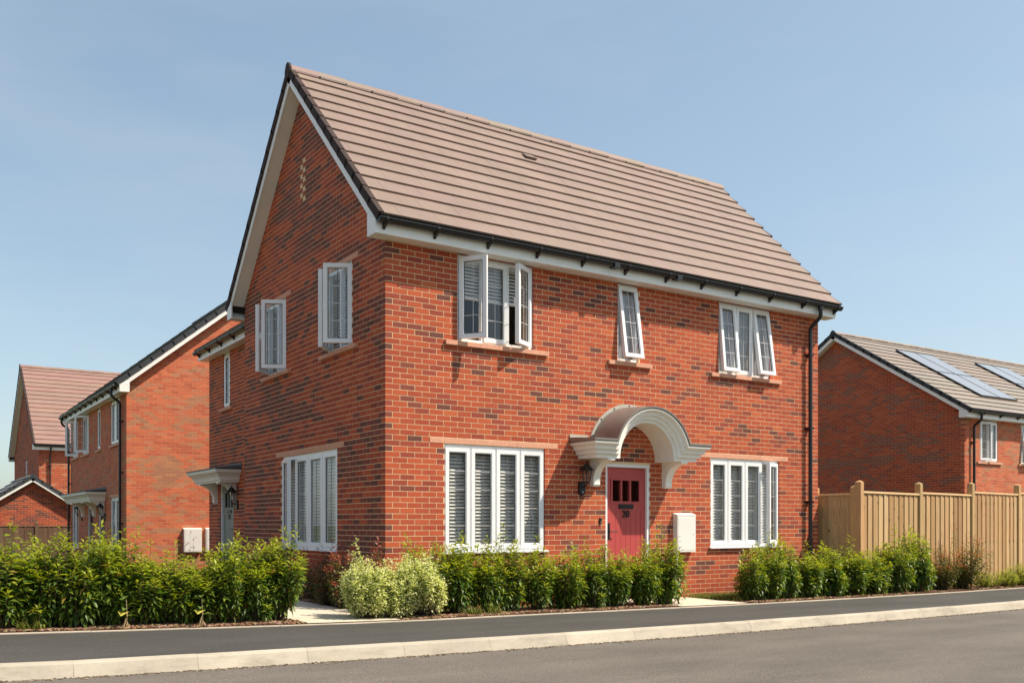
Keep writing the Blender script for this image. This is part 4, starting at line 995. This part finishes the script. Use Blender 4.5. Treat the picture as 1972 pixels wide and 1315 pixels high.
fence('short shaded timber fence return between the brick corner and the first tall post', [(9.0, .16), (9.09, -.59)], [1.765], [-.15], .13, -1, 6, WOOD, post=.1)
DK = [(.16, .10, .062), (.145, .09, .055), (.18, .115, .07), (.13, .08, .05), (.15, .10, .065)]
fence('dark brown timber fence in front of the garage at far left', [(-7.4, 27), (-5.2, 27), (-3.0, 27), (-.8, 27), (1.4, 27)], [1.16, 1.16, 1.16, 1.15], [-.6] * 4, .13, -1, 12, DK)

# ---------------------------------------------------------------- planting
nrng = np.random.default_rng(5)
def leaf_mesh(name, P, D, Nn, L, W, tint, mat, droop=.18, fold=.25):
    n = len(P); D = D / np.linalg.norm(D, axis=1, keepdims=True); S = np.cross(D, Nn); S /= np.linalg.norm(S, axis=1, keepdims=True) + 1e-9; Nn = np.cross(S, D)
    L = L[:, None]; W = W[:, None]
    V = np.empty((n, 5, 3))
    V[:, 0] = P; V[:, 1] = P + D * L * .5 + S * W * .5 + Nn * W * fold; V[:, 2] = P + D * L * .52; V[:, 3] = P + D * L * .5 - S * W * .5 + Nn * W * fold; V[:, 4] = P + D * L - Nn * L * droop
    F = np.array([[0, 2, 1], [0, 3, 2], [1, 2, 4], [2, 3, 4]]); F = (F[None] + 5 * np.arange(n)[:, None, None]).reshape(-1, 3)
    me = bpy.data.meshes.new(name); me.vertices.add(n * 5); me.vertices.foreach_set('co', V.ravel().astype(np.float32))
    me.loops.add(len(F) * 3); me.loops.foreach_set('vertex_index', F.ravel().astype(np.int32))
    me.polygons.add(len(F)); me.polygons.foreach_set('loop_start', np.arange(0, len(F) * 3, 3, dtype=np.int32))
    me.update(calc_edges=True); me.materials.append(mat)
    at = me.attributes.new('tint', 'FLOAT_COLOR', 'FACE'); at.data.foreach_set('color', np.repeat(np.concatenate([tint, np.ones((n, 1))], 1), 4, axis=0).astype(np.float32).ravel())
    return me

def shrub_meshes(kind, seed):
    g = np.random.default_rng(seed); st = MB(); P, D, NN, LL_, WW, T = [], [], [], [], [], []
    nsl = 84 - 9 * ((seed // 100) % 4)
    cfg = dict(laurel=(nsl, 30, .10, .036, 'leaf'), variegated=(150, 72, .048, .025, 'leaf_matt'), photinia=(46, 22, .082, .030, 'leaf'), autumn=(60, 32, .066, .026, 'leaf'), euonymus=(80, 30, .05, .028, 'leaf'), sprig=(3, 9, .085, .03, 'leaf'))[kind]
    ns, nl, l0, w0, mt = cfg
    lean = g.uniform(-.05, .05, 2); ph1, ph2 = g.uniform(0, 6.28, 2)
    for s in range(ns):
        a = s * 2.39996 + g.uniform(-.3, .3); q = math.sqrt((s + .5) / ns)
        if kind == 'euonymus': tip = np.array([q * .42 * math.cos(a), q * .42 * math.sin(a), (1 - .55 * q * q) * g.uniform(.75, 1.05)])
        elif kind == 'sprig': tip = np.array([.08 * math.cos(a), .08 * math.sin(a), g.uniform(.8, 1.02)])
        else:
            low = g.random() < .38
            hh = g.uniform(.22, .66) if low else (1.0 - .32 * q * q) * (g.uniform(.66, .97) if g.random() < .93 else g.uniform(.98, 1.16))
            rr = q * (.31 if not low else .34) * g.uniform(.85, 1.15)
            tip = np.array([rr * math.cos(a) + lean[0] * hh, rr * math.sin(a) + lean[1] * hh, hh])
        if kind != 'sprig':
            lobe = 1 + (.17 if kind != 'variegated' else .2) * math.sin(2 * a + ph1) + .12 * math.sin(3 * a + ph2); tip = tip * np.array([lobe, lobe, .5 + .5 * lobe])
        b0 = np.array([.05 * math.cos(a) * q, .05 * math.sin(a) * q, -.03]); md = (b0 + tip) / 2 + np.array([.25 * tip[0], .25 * tip[1], -.05 * tip[2]])
        cv = lambda x: (1 - x)**2 * b0 + 2 * x * (1 - x) * md + x * x * tip
        st.tube([tuple(cv(x)) for x in (0, .35, .7, 1)], [.0055, .0045, .003, .0012], 5)
        ax = tip - md; ax /= np.linalg.norm(ax)
        lo = dict(laurel=.30, variegated=.34, photinia=.28, autumn=.22, euonymus=.25, sprig=.25)[kind]
        for k in range(nl):
            x = lo + (1 - lo) * ((k + g.random()) / nl) ** .72; p = cv(x); az = k * 2.39996 + a + g.uniform(-.5, .5)
            out = np.array([math.cos(az), math.sin(az), 0]); el = -.48 + 1.3 * max(0, (x - .45) / .55) ** 1.4 + g.normal(0, .22)
            if kind == 'laurel': el -= .12
            d = out * math.cos(el) + np.array([0, 0, 1]) * math.sin(el); up = -out * math.sin(el) + np.array([0, 0, 1]) * math.cos(el)
            if kind == 'variegated': p = p + g.normal(0, .022, 3)
            P.append(p + out * .004); D.append(d); NN.append(up + g.normal(0, .25, 3))
            sc = g.uniform(.72, 1.2) * (1.0 if x < .93 else .72); LL_.append(l0 * sc); WW.append(w0 * sc * g.uniform(.85, 1.2))
            r_ = g.random(); y = x > .86
            if kind == 'laurel':
                c = np.array([.068, .125, .020]) if r_ < .45 else (np.array([.122, .19, .025]) if r_ < .82 else np.array([.20, .26, .028]))
                if y: c = np.array([.32, .35, .028]) * g.uniform(.75, 1.15)
                if g.random() < .015: c = np.array([.30, .22, .04])
            elif kind == 'variegated':
                c = np.array([.70, .69, .42]) if r_ < .6 else (np.array([.54, .57, .26]) if r_ < .86 else np.array([.28, .34, .13]))
            elif kind in ('photinia', 'sprig'):
                c = np.array([.085, .095, .03]) if r_ < .6 else np.array([.16, .12, .05])
                if y: c = np.array([.34, .085, .06])
            elif kind == 'autumn':
                c = np.array([.10, .12, .03]) if r_ < .55 else np.array([.17, .15, .045])
                if y and g.random() < .7: c = np.array([.36, .13, .05])
            else:
                c = np.array([.46, .45, .08]) if r_ < .6 else np.array([.18, .24, .045])
            T.append(c * g.uniform(.85, 1.15))
    me = leaf_mesh('foliage', np.array(P), np.array(D), np.array(NN), np.array(LL_), np.array(WW), np.array(T), M[mt])
    return me, st.mesh('stem', M['stem'])

SHR = {}
def shrub(kind, var, x, y, z, h, wdt, name, label, cat, group, w_ref=.64):
    if (kind, var) not in SHR: SHR[(kind, var)] = shrub_meshes(kind, 100 * var + len(kind))
    fm, sm = SHR[(kind, var)]
    o = thing(name, (x, y, z), label, cat, group)
    sw = clip(wdt / w_ref, .6, 1.5); rz = rnd.uniform(0, 6.28)
    for nm, me in (('foliage', fm), ('stems', sm)):
        c = link(nm.rstrip('s') if nm == 'stems' else nm, me, o); c.scale = (sw * rnd.uniform(.94, 1.1), sw * rnd.uniform(.94, 1.1), h * 1.06); c.rotation_euler.z = rz
    return o
ORD = ['first', 'second', 'third', 'fourth', 'fifth', 'sixth', 'seventh', 'eighth', 'ninth', 'tenth']
left = [(-1.82, -.80, .099, 1.05, .60), (-2.05, -.85, .103, .9, .55), (-2.33, -.83, .106, 1.0, .54), (-2.58, -.78, .109, .74, .58), (-2.87, -.70, .114, .76, .62), (-3.16, -.68, .118, .80, .56), (-3.53, -.60, .122, 1.02, .58), (-3.86, -.58, .127, 1.04, .62), (-4.18, -.51, .131, .95, .66), (-4.5, -.45, .136, .97, .7), (-4.95, -.36, .14, .95, .7)]
for i, (x, y, z, h, wd) in enumerate(left):
    lb = 'bushy green laurel at the path end of the left hedge' if i == 0 else (f'{ORD[i]} green laurel from the path in the front row of the left hedge' if i < 10 else 'green laurel at the outer left end of the left hedge')
    shrub('laurel', i % 6, x, y, z, h, wd, 'laurel_shrub', lb, 'shrub', 'laurels of the left hedge')
for i, (x, y, z, h, wd) in enumerate([(-2.35, -.33, .105, .84, .66), (-2.9, -.26, .113, .72, .7), (-3.6, -.14, .124, .9, .7), (-4.26, -.02, .133, .84, .7)]):
    shrub('laurel', (i + 2) % 6, x, y, z, h, wd, 'laurel_shrub', f'{ORD[i]} green laurel from the path in the rear row of the left hedge', 'shrub', 'laurels of the left hedge')
mid = [(.16, -.72, .073, .95, .6), (.58, -.9, .068, .98, .6), (.95, -.97, .062, .86, .5), (1.30, -.93, .058, .97, .58), (1.78, -.98, .051, .90, .58), (2.26, -.93, .045, .84, .62), (2.76, -.97, .038, .93, .54), (3.19, -.92, .032, .80, .56), (3.62, -.98, .026, .86, .5), (4.10, -.94, .019, 1.0, .64)]
for i, (x, y, z, h, wd) in enumerate(mid):
    shrub('laurel', (i * 5 + 1) % 6, x, y, z, h, wd, 'laurel_shrub', f'{ORD[i]} green laurel from the cream shrubs in the hedge under the front windows' if i < 9 else 'green laurel at the end of the front hedge before the red door path', 'shrub', 'laurels of the front hedge')
rgt = [(6.0, -.93, -.006, .91, .56), (6.43, -.93, -.012, 1.0, .52), (6.83, -.9, -.017, 1.03, .52), (7.36, -.9, -.024, .83, .62), (7.99, -.86, -.033, .92, .62), (8.62, -.84, -.042, .91, .66), (9.25, -.88, -.051, .84, .58), (9.92, -.82, -.059, 1.09, .62), (10.71, -.76, -.07, 1.2, .66)]
for i, (x, y, z, h, wd) in enumerate(rgt):
    shrub('laurel', (i * 3 + 2) % 6, x, y, z, h, wd, 'laurel_shrub', f'{ORD[i]} green laurel right of the red door path in the right hedge', 'shrub', 'laurels of the right hedge')
for i, (x, y, z, h, wd) in enumerate([(-.74, -.98, .086, .74, .64), (-.36, -1.08, .08, .70, .6), (.04, -1.02, .074, .80, .72)]):
    shrub('variegated', i, x, y, z, h, wd, 'variegated_shrub', ('cream variegated shrub nearest the left concrete path', 'middle cream variegated shrub at the house corner', 'cream variegated shrub touching the front laurel hedge')[i], 'shrub', 'cream variegated shrubs at the house corner', .66)
for i, (x, y, z, h, wd) in enumerate([(-.44, .92, .083, .88, .52), (-.46, .30, .083, .84, .50), (-.30, -.40, .079, .92, .46), (-.24, 2.0, .078, .8, .4)]):
    shrub('photinia', i, x, y, z, h, wd, 'photinia_shrub', ('thin reddish photinia under the near end of the shaded side window', 'thin reddish photinia between the side window and the cream shrubs', 'thin reddish photinia just behind the cream shrubs at the corner', 'thin reddish photinia below the middle of the shaded side window')[i], 'shrub', 'thin photinias along the shaded wall')
shrub('sprig', 0, -2.45, .45, .108, 1.02, .45, 'photinia_shrub', 'sparse dark sprig rising behind the left hedge before the white meter box', 'shrub', None)
for i, (x, y, z, h, wd) in enumerate([(11.75, -.62, -.086, .85, .66), (12.6, -.55, -.096, 1.1, .8)]):
    shrub('autumn', i, x, y, z, h, wd, 'photinia_shrub', ('reddish tipped shrub next to the tall right end laurel', 'larger reddish tipped shrub against the third fence post')[i], 'shrub', 'reddish shrubs by the pale fence')
for i, (x, y, z, h, wd) in enumerate([(13.55, -.5, -.109, .36, .56), (14.5, -.42, -.121, .40, .56), (15.3, -.33, -.132, .52, .7), (16.0, -.3, -.14, .52, .7)]):
    shrub('euonymus', i % 2, x, y, z, h, wd, 'euonymus_shrub', f'{ORD[i]} low yellow green shrub right of the reddish shrubs', 'shrub', 'low yellow green shrubs by the fence', .8)

def leaves_at(parent, name, items, mat):
    """items: (base, direction, length, width, colour)"""
    P = np.array([i[0] for i in items]); D = np.array([i[1] for i in items], float); U = np.tile([0, 0, 1.], (len(items), 1)) + nrng.normal(0, .1, (len(items), 3))
    me = leaf_mesh(name, P - np.array(org(parent)), D, U, np.array([i[2] for i in items]), np.array([i[3] for i in items]), np.array([i[4] for i in items]), mat, .25, .1)
    return link(name, me, parent)
for i, (x, y) in enumerate(((-3.47, -.9), (-2.72, -1.02))):
    z = gz(x, y) + .01
    o = thing('weed', (x, y, z), ('broad leaved weed with one yellow leaf before the left hedge, farther from the path', 'broad leaved weed with one yellow leaf before the left hedge, nearer the path')[i], 'weed', 'yellow leaved weeds at the left hedge')
    mb = MB(); mb.tube([(x, y, z - .02), (x + .01, y, z + .12), (x, y - .01, z + .3)], [.009, .007, .004], 6)
    for k in range(5): a = k * 1.3; mb.tube([(x + .06 * math.cos(a), y + .06 * math.sin(a), z - .01), (x + .02 * math.cos(a), y + .02 * math.sin(a), z + .05), (x, y, z + .1)], .004, 5)
    mb.build('stem', simple('pale_stem', (.45, .33, .17), .8) if i == 0 else bpy.data.materials['pale_stem'], o)
    leaves_at(o, 'leaf', [((x, y - .01, z + .16), (-.5, -.8, .1), .15, .12, (.55, .50, .10))], M['leaf_matt'])
    leaves_at(o, 'foliage', [((x, y, z + .12 + .04 * k), (math.cos(k * 2.1), math.sin(k * 2.1) - .3, .25), .13, .075, (.13, .19, .04)) for k in range(7)], M['leaf_matt'])

def grass(name, pts, label=None, cat=None, group=None, h=(.05, .13), cols=((.10, .15, .025), (.16, .18, .04), (.26, .22, .08)), kind=None):
    n = len(pts); P = np.array([(x, y, gz(x, y) - .012) for x, y in pts]); a = nrng.uniform(0, 6.28, n); el = nrng.uniform(.7, 1.45, n)
    D = np.stack([np.cos(a) * np.cos(el), np.sin(a) * np.cos(el), np.sin(el)], 1); U = np.stack([-np.cos(a), -np.sin(a), np.full(n, .4)], 1)
    L = nrng.uniform(*h, n); T = np.array(cols)[nrng.integers(0, len(cols), n)] * nrng.uniform(.8, 1.2, (n, 1))
    if label:
        c = P.mean(0); o = thing(name, tuple(c), label, cat, group); me = leaf_mesh('blade', P - c, D, U, L, L * .07, T, M['leaf_matt'], .2, .1); link('foliage', me, o)
    else: tag(link(name, leaf_mesh(name, P, D, U, L, L * .07 + .001, T, M['leaf_matt'], .2, .1), None), kind='stuff')
pts = [(rnd.uniform(5.55, 9.0), rnd.uniform(-1.0, -.02)) for _ in range(7500)]
pts += [(rnd.uniform(5.5, 6.6), rnd.uniform(-.75, -.02)) for _ in range(3500)]
pts += [(rnd.uniform(-8, -1.7), rnd.uniform(.4, 3)) for _ in range(2500)]
grass('lawn_grass', pts)
for i, (x, y) in enumerate(((.62, -1.2), (-4.35, -.72), (.95, -1.18))):
    grass('grass_tuft', [(x + rnd.gauss(0, .06), y + rnd.gauss(0, .04)) for _ in range(110)], ('bright grass tuft at the foot of the front hedge near the cream shrubs', 'grass tuft under the outer left end of the left hedge', 'small grass tuft at the foot of the front hedge below the large window')[i], 'grass tuft', 'grass tufts at the hedge feet', (.08, .2))
# bark chips
mb = MB(); BR = [(.20, .10, .055), (.30, .18, .105), (.13, .065, .04), (.40, .27, .17), (.24, .13, .07)]
def chips(n, fx, fy, near=.5):
    for _ in range(n):
        x = fx(); y = fy(x); z = bedz(x, y) + .004; a = rnd.uniform(0, 6.28); l = rnd.uniform(.008, .03); w_ = l * rnd.uniform(.3, .6); t_ = rnd.uniform(-.35, .35); c, s = math.cos(a), math.sin(a)
        q = [(-l, -w_), (l, -w_ * .7), (l * .9, w_), (-l * .8, w_ * .8)]
        vs = [(x + u * c - v * s, y + u * s + v * c, z + .006 + u * t_ + hh) for hh in (-.004, .004) for u, v in q]
        mb.add(vs, BOXF, tuple(k * rnd.uniform(.8, 1.2) for k in rnd.choice(BR)))
chips(2600, lambda: rnd.uniform(-6.5, -1.64), lambda x: Ye(x) + .02 + abs(rnd.gauss(0, .28)))
chips(1800, lambda: rnd.uniform(-.5, 4.0), lambda x: Ye(x) + .02 + abs(rnd.gauss(0, .25)))
chips(700, lambda: rnd.uniform(-.44, 0), lambda x: rnd.uniform(-.7, 3))
chips(1100, lambda: rnd.uniform(5.5, 9.2), lambda x: Ye(x) + .02 + abs(rnd.gauss(0, .18)))
chips(1500, lambda: rnd.uniform(9.2, 17), lambda x: Ye(x) + .02 + abs(rnd.gauss(0, .3)))
mb.build('bark_mulch', M['chip'], None, kind='stuff')

# grit gathered in the road channel
mb = MB()
for _ in range(2600):
    x = rnd.uniform(-6, 14); y = Yk(x) - .015 - abs(rnd.gauss(0, .05)); z = base(x) - .1135; l = rnd.uniform(.003, .010)
    c = rnd.choice([(.30, .22, .14), (.20, .15, .10), (.40, .33, .24), (.12, .09, .065)])
    mb.box((x - l, y - l * .7, z), (x + l * .9, y + l * .6, z + l * .7), c)
mb.build('road_grit', M['chip'], None, kind='stuff')
